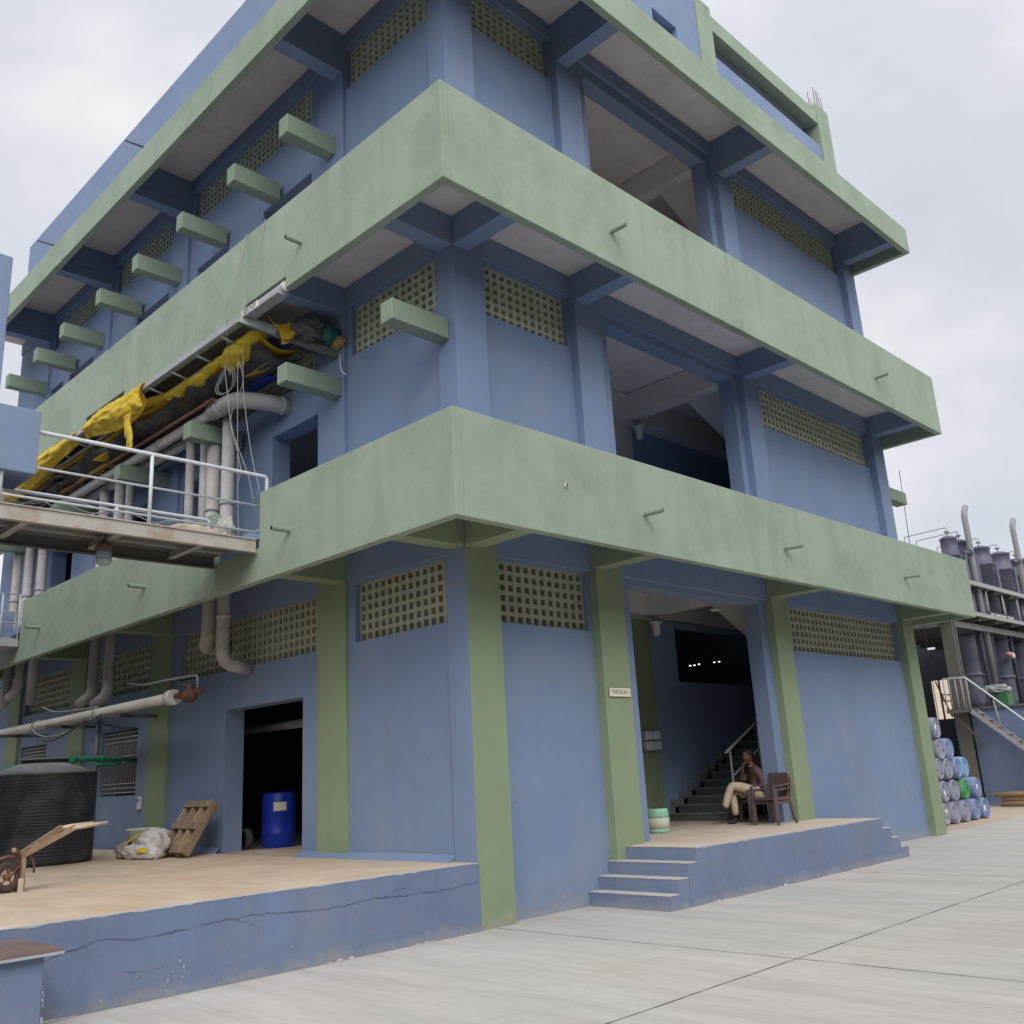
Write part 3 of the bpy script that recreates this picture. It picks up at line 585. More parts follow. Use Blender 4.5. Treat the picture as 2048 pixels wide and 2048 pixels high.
# ================================================================== NEIGHBOURING BUILDING (left edge)
nb_ = thing('neighbouring_building', 'blue neighbouring building cut off by the left edge of the photo', 'building', (-8, 4, 0))
MB().box(-9, -4.02, 2.58, 2.72, 5.07, 5.82).box(-9, -4.02, 2.721, 3.3, 5.07, 5.16).box(-4.16, -4.02, 2.721, 3.3, 5.161, 5.82).build('balcony_parapet', BLUE, nb_, bevel=.012)
MB().box(-9, -4.46, 2.60, 3.2, 5.83, 7.62).build('pier', BLUE, nb_, bevel=.01)
MB().box(-15, -6.2, 3.3, 20, 0, 8.0).build('wall', BLUE, nb_)
ys_ = thing('added_shade_shed', 'unseen plain grey shed added behind the camera to shade the lower floors', 'shed', (-5, -20, 0))  # added out of view, keeps low sky light off the lower floors
MB().box(-38, 26, -21, -19, 0, 10.5).build('wall', mat('shade_shed_wall', (.16, .16, .15), rough=.9), ys_); MB().box(-39, 27, -24, -18.6, 10.501, 10.6).build('roof', GREY, ys_)

# ================================================================== GANGWAYS
gw = thing('steel_gangway', 'long rusty steel gangway with tubular railings meeting the first green band', 'gangway', (-3, 3.2, 4.7), 'steel gangways into the first band')
ZF = 4.72
MB().box(-9.2, -1.245, 2.66, 2.70, ZF - .17, ZF).box(-9.2, -1.245, 2.64, 2.72, ZF - .012, ZF + .002).box(-9.2, -1.245, 2.62, 2.70, ZF - .182, ZF - .17).build('girder', RUSTY, gw)
MB().box(-9.2, -1.245, 3.77, 3.81, ZF - .17, ZF).box(-9.2, -1.245, 3.74, 3.82, ZF - .182, ZF - .17).build('girder', DARKSTEEL, gw)
MB().box(-9.2, -1.245, 2.722, 3.769, ZF - .03, ZF - .005).build('deck_plate', mat('deck_plate', (.14, .145, .15), rough=.6, var=.2, scale=2.5, dirt=(.17, .1, .06), dirtf=.5), gw)
b = MB()
for x in (-1.9, -2.95, -4.0, -5.0, -6.0): b.box(x, x + .06, 2.722, 3.769, ZF - .12, ZF - .031); b.box(x - .03, x + .06, 2.722, 3.769, ZF - .126, ZF - .121)
for y in (3.05, 3.4): b.box(-9.1, -1.3, y, y + .04, ZF - .06, ZF - .0305)
b.build('cross_beam', GREY, gw)
def railing(y, x0, x1, posts, zz, parent, hgt=.86, end=False):
    b = MB(); b.tube(bend([(x0, y, zz + hgt), (x1, y, zz + hgt), (x1, y, zz + (0 if end else .1))], .06), .024, 10)
    b.tube([(x0, y, zz + hgt * .52), (x1 - .02, y, zz + hgt * .52)], .015, 8); b.tube([(x0, y, zz + hgt * .11), (x1 - .04, y, zz + hgt * .11)], .015, 8)
    b.build('rail', STEEL_L, parent)
    for x in posts: MB().tube([(x, y, zz), (x, y, zz + hgt - .01)], .023, 10).build('rail_post', STEEL_L, parent)
railing(2.66, -9, -1.10, (-2.68, -4.35, -6.0), ZF, gw, .88)
railing(3.79, -9, -1.32, (-1.34, -2.62, -4.0, -5.6), ZF, gw, .50)
b = MB()
for k_ in range(3):
    P = []
    for i in range(25):
        x = -4.0 + 2.7 * i / 24; P.append((x, 3.74 - .02 * k_, ZF + .46 - .03 * k_ - (.05 + .05 * k_) * abs(math.sin(i * .42 + k_ * .8)) ** 1.5))
    b.tube(P, .007, 6)
b.build('cable_run', ROPE, gw)
t = thing('gangway_lamp', 'caged glass lamp hanging under the rusty gangway', 'lamp', (-2.98, 3.2, 4.5))
MB().tube([(-2.98, 3.2, ZF - .03), (-2.98, 3.2, 4.58)], .012, 8).build('hanger', DARKSTEEL, t)
b = MB().lathe([(.03, .0), (.07, -.03), (.11, -.09), (.10, -.11)], (-2.98, 3.2, 4.585), 20)
for k_ in range(9): b.tube([(-2.98 + .105 * math.cos(a) , 3.2 + .105 * math.sin(a), 4.44 - .09 * k_) for a in [q * math.pi / 8 for q in range(17)]], .003, 4) if k_ < 2 else None
b.build('cage', RUST, t)
MB().lathe([(.085, -.11), (.095, -.2), (.09, -.27), (.06, -.3), (0, -.305)], (-2.98, 3.2, 4.585), 20).build('glass', GLASSM, t)
g2 = thing('steel_gangway', 'short end of a second white railed gangway at the left photo edge', 'gangway', (-1.5, 12, 4.5), 'steel gangways into the first band')
ZG = 4.585
MB().box(-6, -1.245, 11.44, 12.5, ZG - .12, ZG - .06).box(-6, -1.245, 11.43, 11.47, ZG - .13, ZG).build('deck_plate', GREY, g2)
b = MB()
for hh in (.88, .53, .32, .01): b.tube([(-6, 11.45, ZG + hh), (-1.26, 11.45, ZG + hh)], .014, 8)
b.build('rail', STEEL_L, g2)
for x in (-1.27, -1.58, -1.9, -2.2): MB().tube([(x, 11.45, ZG), (x, 11.45, ZG + .88)], .014, 8).build('rail_post', STEEL_L, g2)
t = thing('control_panel', 'upright blue control cabinet behind the white railing at the far left', 'cabinet', (-1.6, 11.9, ZG - .06))
B('cabinet_case', mat('cabinet_blue', (.20, .26, .42), rough=.4), t, -1.72, -1.30, 11.62, 11.95, ZG - .058, ZG + .55, bevel=.01); B('cabinet_door', mat('cabinet_door', (.24, .30, .46), rough=.4), t, -1.70, -1.32, 11.607, 11.619, ZG + .0, ZG + .52)
# sacks lying on the near gangway
t = lumpy((-1.78, 3.32, ZF + .11), (.45, .28, .13), 'filled_sack', mat('beige_sack', (.50, .43, .35), rough=.8, var=.15, scale=9, bump=.5, bscale=20), seed=3, flat=ZF + .003); tagit(t, 'flat beige sack lying across the gangway floor by the thick white pipe', 'sack')
t = lumpy((-1.30, 3.40, ZF + .22), (.12, .2, .23), 'bundled_sack', mat('grey_sack', (.42, .41, .37), rough=.8, var=.25, scale=14, bump=.5, bscale=20), seed=9, flat=ZF + .003, amp=.35); tagit(t, 'crumpled grey sack standing on the gangway end behind the rail post', 'sack')

# ================================================================== PIPEWORK
def pipe(name, label, pts, r_, m_, rr=.2, cat='pipe', group=None, flanges=(), n=16, ringm=None):
    pp = [Vector(p) for p in pts]; c = thing(name, label, cat, tuple(pp[0]), group)
    MB().tube(bend(pp, rr, 6), r_, n).build('pipe_run', m_, c)
    for (p, d) in flanges: p = Vector(p); d = Vector(d).normalized(); MB().tube([p - d * .03, p + d * .03], r_ * 1.13, n).build('pipe_collar', ringm or m_, c)
    return c
hz = 7.42
def hpipe(x, y0, y1, r_, label, z=hz, m_=LAG, fl=()): return pipe('lagged_pipe', label, [(x, y0, z), (x, y1, z)], r_, m_, group='pipes lying on the stub beams', flanges=fl)
hpipe(-.62, 5.2, 16.6, .085, 'thick lagged pipe lying outermost on the stub beams below the tarpaulin', fl=[((-.62, 7, hz), (0, 1, 0)), ((-.62, 9.4, hz), (0, 1, 0))])
hpipe(-.80, 4.8, 16.6, .028, 'thin brown pipe running beside the outermost lagged pipe', z=7.50, m_=RUST)
hpipe(-.33, 5.7, 16.6, .085, 'thick lagged pipe lying nearest the wall on the stub beams', z=7.40)
pipe('lagged_pipe', 'short fat lagged pipe with elbow turning into the wall beside the first floor opening', [(-.62, 5.18, 7.43), (-.62, 4.45, 7.43), (-.25, 4.05, 7.33), (.1, 4.05, 7.33)], .13, LAG, .22, flanges=[((-.62, 4.9, 7.43), (0, 1, 0)), ((-.05, 4.05, 7.33), (1, 0, 0))])
# vertical drops: down through the first band, out below it and into the wall
def drop(y, r_, zt, zb, y2, label, x=-.42, m_=LAG):
    pts = [(x, y, zt), (x, y, zb + .0), (.02, y2, zb - .06)] if y2 is None or abs(y2 - y) < .01 else [(x, y, zt), (x, y, zb), (x + .12, y2, zb - .1), (.1, y2, zb - .1)]
    return pipe('lagged_drop_pipe', label, pts, r_, m_, .2, group='pipes dropping through the first band', flanges=[((x, y, 5.9), (0, 0, 1)), ((x, y, zb + .7), (0, 0, 1))])
drop(5.0, .10, 7.3, 3.42, 5.001, 'fat pale drop pipe nearest the first floor opening, ending in the lowest rounded elbow'); drop(5.47, .105, 7.35, 3.85, 5.8, 'second fat drop pipe from the opening, curving away with the high elbow')
for y, lab in ((5.78, 'slim pale drop pipe just left of the two fat ones'), (6.28, 'pale drop pipe behind the second rail post of the gangway'), (8.65, 'pale drop pipe in the middle of the blue bay behind the gangway')):
    pipe('lagged_drop_pipe', lab, [(-.42, y, 7.3), (-.42, y, 4.9)], .075, LAG, group='pipes dropping through the first band')
for y, zb, lab in ((9.1, 3.35, 'drop pipe over the second green column with its elbow above the white header pipe'), (9.8, 3.42, 'drop pipe left of the second green column ending in an elbow'), (12.95, 3.5, 'drop pipe over the far bay ending straight above the header pipe'), (13.75, 3.9, 'drop pipe in the far bay curving away high up'), (14.5, 3.7, 'farthest pale drop pipe next to the white railed gangway')):
    pipe('lagged_drop_pipe', lab, [(-.42, y, 7.3), (-.42, y, zb), (-.42, y + .55, zb - .12)] if y not in (12.95,) else [(-.42, y, 7.3), (-.42, y, zb)], .095, LAG, .18, group='pipes dropping through the first band', flanges=[((-.42, y, 5.9), (0, 0, 1))])
# white header pipe with valve
hp = pipe('white_header_pipe', 'long white plastic pipe hung along the ground floor wall with a capped end', [(-.62, 6.15, 3.02), (-.62, 16.8, 2.98)], .082, PVC, cat='pipe', flanges=[((-.62, 11.8, 3.0), (0, 1, 0))])
MB().tube([(-.62, 6.08, 3.02), (-.62, 6.26, 3.02)], .118, 20).build('end_cap', PWHITE, hp)
b = MB()
for q, yy in ((0, 9.0), (1, 11.9)):
    b.tube([(-.62 + .1 * math.cos(a), yy + .02 * math.sin(a * 2), 3.0 + .1 * math.sin(a)) for a in [i * math.pi / 8 for i in range(17)]], .01, 6)
b.build('tie_wire', ROPE, hp)
for i in range(3): MB().box(-.9, .05, 8.0 + 2.6 * i, 8.05 + 2.6 * i, 2.86, 2.92).build('pipe_bracket', DARKSTEEL, hp)
vv = thing('rusty_valve', 'rusty brown valve and stub pipe at the capped end of the white pipe', 'valve', (-.62, 5.6, 3.02))
MB().tube([(-.62, 6.07, 3.03), (-.62, 5.25, 3.03)], .035, 10).tube([(-.62, 5.28, 3.03), (-.62, 5.22, 3.03)], .055, 10).tube([(-.62, 5.9, 3.03), (-.62, 5.85, 3.03)], .065, 10).build('valve_pipe', RUST, vv)
MB().tube([(-.62, 5.76, 3.03), (-.62, 5.68, 3.0), (-.62, 5.50, 3.0), (-.62, 5.42, 3.03)], [.05, .09, .09, .05], 12).tube([(-.62, 5.59, 2.9), (-.62, 5.59, 3.16)], [.075, .04], 10).build('valve_body', RUST, vv, bevel=0)
MB().tube([(-.72, 5.7, 3.16), (-.52, 5.5, 3.16)], .014, 6).build('valve_lever', RUST, vv)
pipe('thin_conduit', 'thin grey conduit running along the wall above the rusty valve', [(-.62, 5.35, 3.08), (-.62, 5.35, 3.28), (-.55, 6.6, 3.33), (-.5, 7.4, 3.34), (-.45, 8.2, 3.45)], .018, GREY, .1, cat='conduit', n=8)
pipe('thin_conduit', 'thin grey conduit standing vertically beside the barred window', [(.02, 10.55, 3.3), (.02, 10.55, .75)], .035, GREY, .05, cat='conduit', n=8)
for lab, P in (('loose grey cable drooping under the white pipe', [(-.72, 8.9, 2.92), (-.75, 9.6, 2.78), (-.78, 10.6, 2.72), (-.76, 11.4, 2.8), (-.72, 11.9, 2.95)]), ('loose dark cable sagging lowest under the white pipe', [(-.7, 8.6, 2.95), (-.8, 9.4, 2.8), (-.84, 10.4, 2.64), (-.8, 11.3, 2.72), (-.7, 11.95, 2.92)]),
               ('dark cable looping from the white pipe to the barred window', [(-.3, 10.8, 2.95), (-.1, 10.2, 2.92), (.02, 9.6, 2.8), (.04, 8.9, 2.74)]), ('bent grey hose end sticking out above the white pipe', [(-.62, 9.0, 3.12), (-.68, 9.8, 3.13), (-.72, 10.7, 3.17), (-.8, 11.2, 3.3)])):
    o = MB().tube(smooth(P, 6), .014, 6).build('loose_cable', CABLE if 'dark' in lab else ROPE, None); tagit(o, lab, 'cable', 'loose cables along the white pipe')

# ================================================================== TRAY WITH TARPAULIN under the second band
tr_ = thing('suspended_rack', 'grey ladder rack slung under the second band on the deck side', 'rack', (-1.2, 3.1, 8.0))
MB().box(-1.345, -1.295, 3.08, 15.5, 7.99, 8.09).build('rack_rail', GREY, tr_); MB().box(-.98, -.94, 3.3, 15.5, 7.95, 8.0).build('rack_rail', GREY, tr_)
for i in range(15): y = 3.75 + .8 * i; MB().bar((-1.29, y, 8.02), (-.985, y, 7.975), .045, .02).build('rung', GREY, tr_)
MB().bar((-1.34, 3.09, 8.03), (.0, 2.62, 7.68), .05, .13).build('end_channel', mat('channel_green', (.14, .17, .15), rough=.6), tr_)
MB().bar((-1.34, 3.075, 8.035), (-.85, 2.90, 7.905), .055, .135).build('end_channel', GREY, tr_)
# the sheeting: dark tarpaulin sagging between rack and wall
from mathutils import noise as NZ
def sheet(name, m_, parent, x0, x1, y0, y1, zf, nx=22, ny=150, amp=.05, seed=0, th=.006):
    b = MB(); vs = []
    for j in range(ny + 1):
        for i in range(nx + 1):
            u = i / nx; y = y0 + (y1 - y0) * j / ny; x = x0 + (x1 - x0) * u
            q = NZ.noise(Vector((x * 2 + seed, y * 1.7, seed * 3.3))) + .5 * NZ.noise(Vector((x * 6, y * 5 + seed, 1.5))) + .55 * (abs(NZ.noise(Vector((x * 9 + y * 3, y * 8 + seed, 4.5)))) - .2)
            vs.append((x + .02 * q, y + .03 * q, zf(u, y) + amp * q))
    b.add(vs, [(j * (nx + 1) + i, j * (nx + 1) + i + 1, (j + 1) * (nx + 1) + i + 1, (j + 1) * (nx + 1) + i) for j in range(ny) for i in range(nx)], True)
    o = b.build(name, m_, parent, recalc=False); s_ = o.modifiers.new('thick', 'SOLIDIFY'); s_.thickness = th; return o
tp = thing('tarpaulin', 'sagging black tarpaulin with torn yellow edges spread over the slung rack', 'tarpaulin', (-.6, 8, 7.9))
sheet('black_sheet', TARP, tp, -.96, -.12, 3.2, 15.4, lambda u, y: 7.90 - .18 * math.sin(math.pi * u) - .12 * abs(math.sin(y * 1.7)) * (1 - u) - .05 * u, amp=.07, seed=2)
sheet('yellow_lining', YEL, tp, -.95, -.2, 3.2, 15.3, lambda u, y: 7.99 - .14 * math.sin(math.pi * u) - .07 * abs(math.sin(y * 1.7)) * (1 - u) - .03 * u, amp=.04, seed=2)
sheet('loose_flap', TARP, tp, -.62, -.15, 8.6, 15.2, lambda u, y: 7.72 - .16 * math.sin(math.pi * u) * abs(math.sin(y * 1.1)), amp=.11, seed=21)
sheet('loose_flap', TARPG, tp, -.9, -.4, 10.4, 14.6, lambda u, y: 7.76 - .1 * abs(math.sin(y * 2.3)), amp=.12, seed=27)
sheet('blue_strip', BLUET, tp, -.45, -.2, 3.9, 5.8, lambda u, y: 7.70, nx=4, ny=14, amp=.02, seed=5); sheet('orange_strip', mat('orange_strip', (.55, .30, .05), rough=.6), tp, -.66, -.52, 3.3, 5.4, lambda u, y: 7.70 + .02 * math.sin(y * 3), nx=3, ny=14, amp=.02, seed=6)
for (x, y0, y1, z, w, sd) in ((-.55, 9.2, 10.6, 7.66, .16, 11), (-.75, 8.4, 9.3, 7.70, .16, 12), (-.5, 10.9, 12.2, 7.66, .2, 13)):
    sheet('yellow_patch', YEL, tp, x - w, x + w, y0, y1, lambda u, y: z, nx=4, ny=12, amp=.03, seed=sd, th=.006)
# yellow cloth wound along the inner rail
yr = []; rs = []
for (y, x, z, r_) in ((3.2, -.88, 8.0, .06), (3.4, -.90, 7.98, .12), (3.75, -.92, 7.90, .155), (4.05, -.93, 7.86, .14), (4.3, -.95, 7.92, .07), (4.6, -.93, 7.90, .10), (5.0, -.93, 7.86, .11), (5.35, -.94, 7.93, .07), (5.8, -.92, 7.92, .09), (6.3, -.95, 7.97, .07), (6.8, -1.02, 8.03, .06), (7.2, -1.12, 8.08, .05)):
    yr.append((x, y, z)); rs.append(r_)
P = smooth(yr, 6); RR = []
for i in range(len(P)): a = i / 6; k_ = min(int(a), len(rs) - 2); RR.append((rs[k_] * (1 - (a - k_)) + rs[k_ + 1] * (a - k_)))
P2 = []; R2 = []
for i in range(len(P) - 1):
    for k_ in range(3): P2.append(P[i].lerp(P[i + 1], k_ / 3)); R2.append((RR[i] * (3 - k_) + RR[i + 1] * k_) / 3)
b = MB().tube(P2, R2, 28)
for i, v in enumerate(b.v):   # creases running round and along the roll
    c_ = P2[min(i // 28, len(P2) - 1)]; d_ = v - c_; q = .34 * (abs(NZ.noise(Vector((v.x * 9, v.y * 4, v.z * 16)))) * 2 - .4) + .12 * NZ.noise(v * 25); b.v[i] = c_ + d_ * (1 + q) + Vector((0, 0, -.02 * abs(q)))
b.build('rolled_yellow_edge', YEL, tp)
def cloth(name, m_, parent, rows, amp=.03, seed=0, th=.005):   # rows of points, resampled and crumpled
    G = [smooth(r_, 14) for r_ in rows]; H = [smooth([g_[i] for g_ in G], 14) for i in range(len(G[0]))]; n1, n2 = len(H), len(H[0]); vs = []
    for i in range(n1):
        for j in range(n2):
            p = H[i][j]; q = NZ.noise(p * 4 + Vector((seed, 0, 0))) + .9 * (abs(NZ.noise(Vector((p.x * 5, p.y * 3.2, p.z * 7)) + Vector((0, seed, 0)))) * 2 - .4) + .15 * NZ.noise(p * 20); e_ = (.0 if 1 < i < n1 - 2 and 1 < j < n2 - 2 else .5); w_ = NZ.noise(p * 15) * e_ * 2; vs.append(p + Vector((q, q * .5 + w_ * .5, q * .8 + w_)) * amp)
    b = MB().add(vs, [(i * n2 + j, (i + 1) * n2 + j, (i + 1) * n2 + j + 1, i * n2 + j + 1) for i in range(n1 - 1) for j in range(n2 - 1)], True)
    o = b.build(name, m_, parent, recalc=False); s_ = o.modifiers.new('thick', 'SOLIDIFY'); s_.thickness = th; return o
cloth('yellow_edge', YEL, tp, [[(-1.33, 6.1, 8.12), (-1.34, 7.0, 8.13), (-1.36, 7.7, 8.17), (-1.36, 8.3, 8.14), (-1.34, 8.7, 8.08)], [(-1.38, 6.15, 8.06), (-1.40, 6.9, 8.02), (-1.42, 7.6, 8.0), (-1.40, 8.3, 8.03), (-1.37, 8.7, 8.05)], [(-1.36, 6.2, 7.95), (-1.40, 6.6, 7.75), (-1.40, 7.3, 7.82), (-1.38, 8.2, 7.94), (-1.35, 8.7, 8.0)], [(-1.2, 6.3, 7.85), (-1.25, 6.6, 7.62), (-1.2, 7.4, 7.68), (-1.2, 8.2, 7.82), (-1.2, 8.8, 7.93)]], .035, 4)
cloth('yellow_edge', YEL, tp, [[(-1.33, 9.0, 8.1), (-1.34, 10.2, 8.14), (-1.35, 11.4, 8.14), (-1.33, 12.6, 8.1), (-1.33, 14, 8.1)], [(-1.38, 9.0, 8.04), (-1.4, 10.2, 8.0), (-1.41, 11.4, 7.98), (-1.38, 12.6, 8.02), (-1.38, 14, 8.0)], [(-1.34, 9.1, 7.97), (-1.36, 10.2, 7.9), (-1.36, 11.4, 7.78), (-1.36, 12.6, 7.7), (-1.36, 14, 7.8)], [(-1.2, 9.2, 7.93), (-1.2, 10.2, 7.85), (-1.2, 11.4, 7.7), (-1.2, 12.6, 7.66), (-1.2, 14, 7.7)]], .035, 8)
cloth('hanging_yellow_strip', YEL, tp, [[(-1.37, 6.45, 7.95), (-1.38, 6.7, 7.95), (-1.37, 6.95, 7.95)], [(-1.37, 6.55, 7.6), (-1.40, 6.68, 7.6), (-1.37, 6.82, 7.6)], [(-1.36, 6.45, 7.3), (-1.38, 6.58, 7.3), (-1.36, 6.74, 7.28)], [(-1.36, 6.42, 7.05), (-1.37, 6.5, 7.0), (-1.36, 6.64, 7.08)]], .03, 3)
cloth('hanging_yellow_strip', YEL, tp, [[(-1.39, 6.3, 8.0), (-1.40, 6.55, 8.0), (-1.39, 6.8, 7.98)], [(-1.38, 6.2, 7.85), (-1.41, 6.4, 7.8), (-1.38, 6.62, 7.8)], [(-1.36, 6.12, 7.7), (-1.38, 6.2, 7.66), (-1.36, 6.35, 7.7)]], .03, 9)
# bundle at the near end
bu = thing('tarpaulin_bundle', 'bundle of rolled yellow, grey and green tarpaulins on the rack end', 'tarpaulin', (-.5, 2.8, 8))
cloth('yellow_pennant', YEL, bu, [[(-.97, 2.92, 8.09), (-.9, 2.9, 8.04), (-.8, 2.86, 8.02), (-.68, 2.83, 8.08), (-.56, 2.80, 8.19)], [(-.96, 2.9, 8.08), (-.88, 2.87, 7.96), (-.78, 2.83, 7.90), (-.68, 2.8, 7.95), (-.56, 2.77, 8.12)], [(-.95, 2.89, 8.07), (-.86, 2.85, 7.92), (-.79, 2.81, 7.78), (-.69, 2.78, 7.80), (-.57, 2.75, 8.02)]], .012, 2, .006)
cloth('brown_backing', TARPB, bu, [[(-.80, 2.87, 7.84), (-.7, 2.84, 7.92), (-.58, 2.8, 8.10)], [(-.79, 2.85, 7.70), (-.68, 2.8, 7.76), (-.56, 2.76, 7.95)]], .012, 5, .006)
lumpy((-.40, 2.74, 8.0), (.26, .2, .19), 'grey_roll', TARPG, bu, seed=4, amp=.3); lumpy((-.53, 2.80, 8.10), (.07, .08, .07), 'knotted_corner', TARPG, bu, seed=8, amp=.3)
lumpy((-.38, 2.80, 8.09), (.20, .14, .055), 'brown_fold', TARPB, bu, seed=5, amp=.35); lumpy((-.12, 2.64, 7.95), (.17, .17, .14), 'green_roll', TARPT, bu, seed=6, amp=.3)
lumpy((-.19, 2.68, 8.03), (.12, .08, .04), 'yellow_fold', TARPB, bu, seed=7, amp=.35); lumpy((-.04, 2.55, 7.84), (.07, .16, .10), 'brown_tail', TARPB, bu, seed=15, amp=.3)
lumpy((-.28, 2.85, 7.86), (.34, .2, .10), 'black_roll', TARP, bu, seed=16, amp=.3)
# ropes and wires
def rope(lab, P, r_=.0055, m_=ROPE, cat='rope'): o = MB().tube(smooth(P, 6), r_, 6).build('hanging_rope', m_, None); return tagit(o, lab, cat, 'ropes hanging by the slung rack')
rope('straight cord down the second band ending at the lettered plate', [(-1.24, 2.60, 9.44), (-1.26, 2.63, 9.2), (-1.31, 2.8, 8.61), (-1.32, 2.97, 8.04)])
rope('straight cord down the second band left of the lettered plate', [(-1.24, 3.12, 9.44), (-1.26, 3.15, 9.2), (-1.31, 3.26, 8.8), (-1.35, 3.41, 8.05), (-1.15, 3.7, 7.8), (-1.0, 3.95, 7.72)])
rope('loose cord with the longest bow hanging in front of the fat pipe', [(-1.0, 3.95, 7.86), (-1.05, 4.0, 7.7), (-1.05, 3.9, 7.23), (-1.05, 3.79, 6.77), (-1.0, 3.65, 6.26), (-1.0, 3.55, 5.95), (-1.0, 3.62, 5.75)])
rope('twisting cord swinging back to the gangway end', [(-1.0, 3.75, 7.8), (-1.0, 3.56, 7.43), (-1.0, 3.58, 7.23), (-1.0, 3.8, 7.01), (-1.0, 3.87, 6.74), (-1.0, 3.69, 6.41), (-1.0, 3.5, 6.1), (-1.0, 3.3, 5.75), (-1.0, 3.18, 5.4)])
rope('rightmost cord curving out towards the dark doorway', [(-1.0, 3.57, 7.92), (-1.0, 3.53, 7.2), (-1.0, 3.43, 6.73), (-1.0, 3.28, 6.18), (-1.0, 3.16, 5.85), (-1.0, 3.04, 5.55), (-1.0, 3.2, 5.38)])
rope('straight thin cord reaching the gangway floor', [(-1.0, 3.72, 7.8), (-1.0, 3.66, 6.5), (-1.0, 3.6, 5.5), (-1.0, 3.55, 4.8)])
rope('coiled loop of cord tied under the rack rail', [(-1.0 + .02 * math.sin(a * 2), 3.99 + .24 * math.cos(a) + .01 * a, 7.5 + .20 * math.sin(a)) for a in [i * .5 for i in range(32)]], .005)
rope('white cable tail by the column next to the tarpaulin bundle', [(-.03, 2.5, 7.62), (-.04, 2.47, 7.45), (-.04, 2.42, 7.33), (-.04, 2.34, 7.26)], .012, PWHITE, 'cable')

# ================================================================== ON THE DECK
t = thing('water_tank', 'big black ribbed plastic water tank on the deck with dusty conical top', 'water tank', (-1.98, 7.45, DK))
c = (-1.98, 7.45, DK + .005); pr = [(.70, 0), (.735, .03)]
z = .06
while z < 1.24: pr += [(.748, z), (.743, z + .012), (.743, z + .022), (.748, z + .034)]; z += .046
pr += [(.75, 1.27), (.72, 1.275)]
MB().lathe(pr, c, 64).build('tank_shell', TANKM, t)
MB().lathe([(.74, 1.271), (.755, 1.285), (.40, 1.42), (.33, 1.44), (.33, 1.46)], c, 48).build('tank_shoulder', TANKT, t)
MB().lathe([(.335, 1.43), (.335, 1.50), (.30, 1.515), (0, 1.53)], c, 40).build('tank_lid', TANKM, t)
MB().lathe([(.345, 1.485), (.36, 1.49), (.36, 1.505), (.345, 1.51)], c, 40).build('lid_rim', TANKT, t)
t = thing('green_pipe', 'green plastic pipe running from the black tank to the barred window', 'pipe', (-1.7, 7.2, 2.2))
MB().tube([(-1.72, 7.1, 2.17), (-1.15, 7.5, 2.18), (.1, 9.0, 2.19)], .04, 12).build('pipe_run', PGREEN, t); MB().tube([(-1.3, 7.28, 2.08), (-.7, 8.0, 2.10), (-.4, 8.4, 2.17)], .03, 12).build('branch_pipe', PGREEN, t)
for p in ((-1.72, 7.1, 2.17), (-1.15, 7.5, 2.18)): MB().tube([Vector(p), Vector(p) + Vector((.08, .07, 0))], .052, 12).build('pipe_collar', PGREEN, t)
t = thing('green_fitting', 'pair of green plastic pipe elbows behind the left of the tank top', 'pipe fitting', (-2.2, 8, 2))
MB().tube(bend([(-2.25, 8.0, 1.7), (-2.25, 8.0, 2.08), (-2.0, 8.15, 2.08)], .06), .055, 12).build('elbow', PGREEN, t); lumpy((-2.27, 7.98, 2.08), (.07, .07, .075), 'cap', PGREEN, t, amp=.02)
# wheelbarrow frame at the left edge
t = thing('wheelbarrow', 'old timber wheelbarrow frame with a single worn tyre at the left edge', 'wheelbarrow', (-3.8, 3.1, DK))
wc = Vector((-3.795, 3.1, DK + .16))
MB().lathe([(.085, -.028), (.12, -.042), (.15, -.036), (.16, 0), (.15, .036), (.12, .042), (.085, .028), (.085, -.028)], wc, 36, 'y', False).build('tyre', RUBBER, t)
b = MB().lathe([(.02, -.04), (.035, -.03), (.035, .03), (.02, .04)], wc, 14, 'y').lathe([(.078, -.026), (.092, -.03), (.092, .03), (.078, .026), (.078, -.026)], wc, 28, 'y', False)
for i in range(5): a = i * 2 * math.pi / 5 + .3; b.bar(wc, wc + Vector((.082 * math.cos(a), 0, .082 * math.sin(a))), .012, .022, (0, 1, 0))
b.build('wheel_rim', RUST, t)
for dy in (-.19, .19):
    y = 3.1 + dy
    MB().bar((-3.66, y * .35 + 3.1 * .65, DK + .37), (-3.21, y, DK + .61), .04, .055).build('shaft', TIMBER, t)
    MB().tube([(-3.24, y, DK + .60), (-3.10, y, DK + .615), (-2.86, y, DK + .635)], [.020, .024, .017], 8).build('handle', TIMBL, t)
MB().bar((-3.665, 3.02, DK + .0), (-3.665, 3.05, DK + .39), .035, .05, (0, 1, 0)).build('stand_leg', TIMBER, t); MB().bar((-3.665, 3.20, DK + .0), (-3.665, 3.15, DK + .39), .035, .05, (0, 1, 0)).build('stand_leg', TIMBER, t)
MB().bar((-3.69, 3.0, DK + .005), (-3.69, 3.0, DK + .14), .045, .03, (0, 1, 0)).build('leg_patch', TIMBL, t)
MB().bar((-3.80, 2.95, DK + .43), (-3.64, 3.25, DK + .37), .04, .04).build('cross_piece', TIMBER, t)
MB().tube(smooth([wc + Vector((-.20, 0, .04)), wc + Vector((-.14, 0, .15)), wc + Vector((-.03, 0, .195)), wc + Vector((.08, 0, .19)), (-3.655, 3.1, DK + .345)], 5), .018, 8).build('mudguard_arch', RUST, t)
for dy in (-.055, .055): MB().bar(wc + Vector((0, dy, 0)), (-3.665, 3.1 + dy, DK + .30), .010, .014).build('wheel_stay', RUST, t)
MB().bar((-3.58, 3.1, DK + .42), (-3.50, 3.1, DK + .46), .2, .03).build('tray_bracket', TIMBER, t)
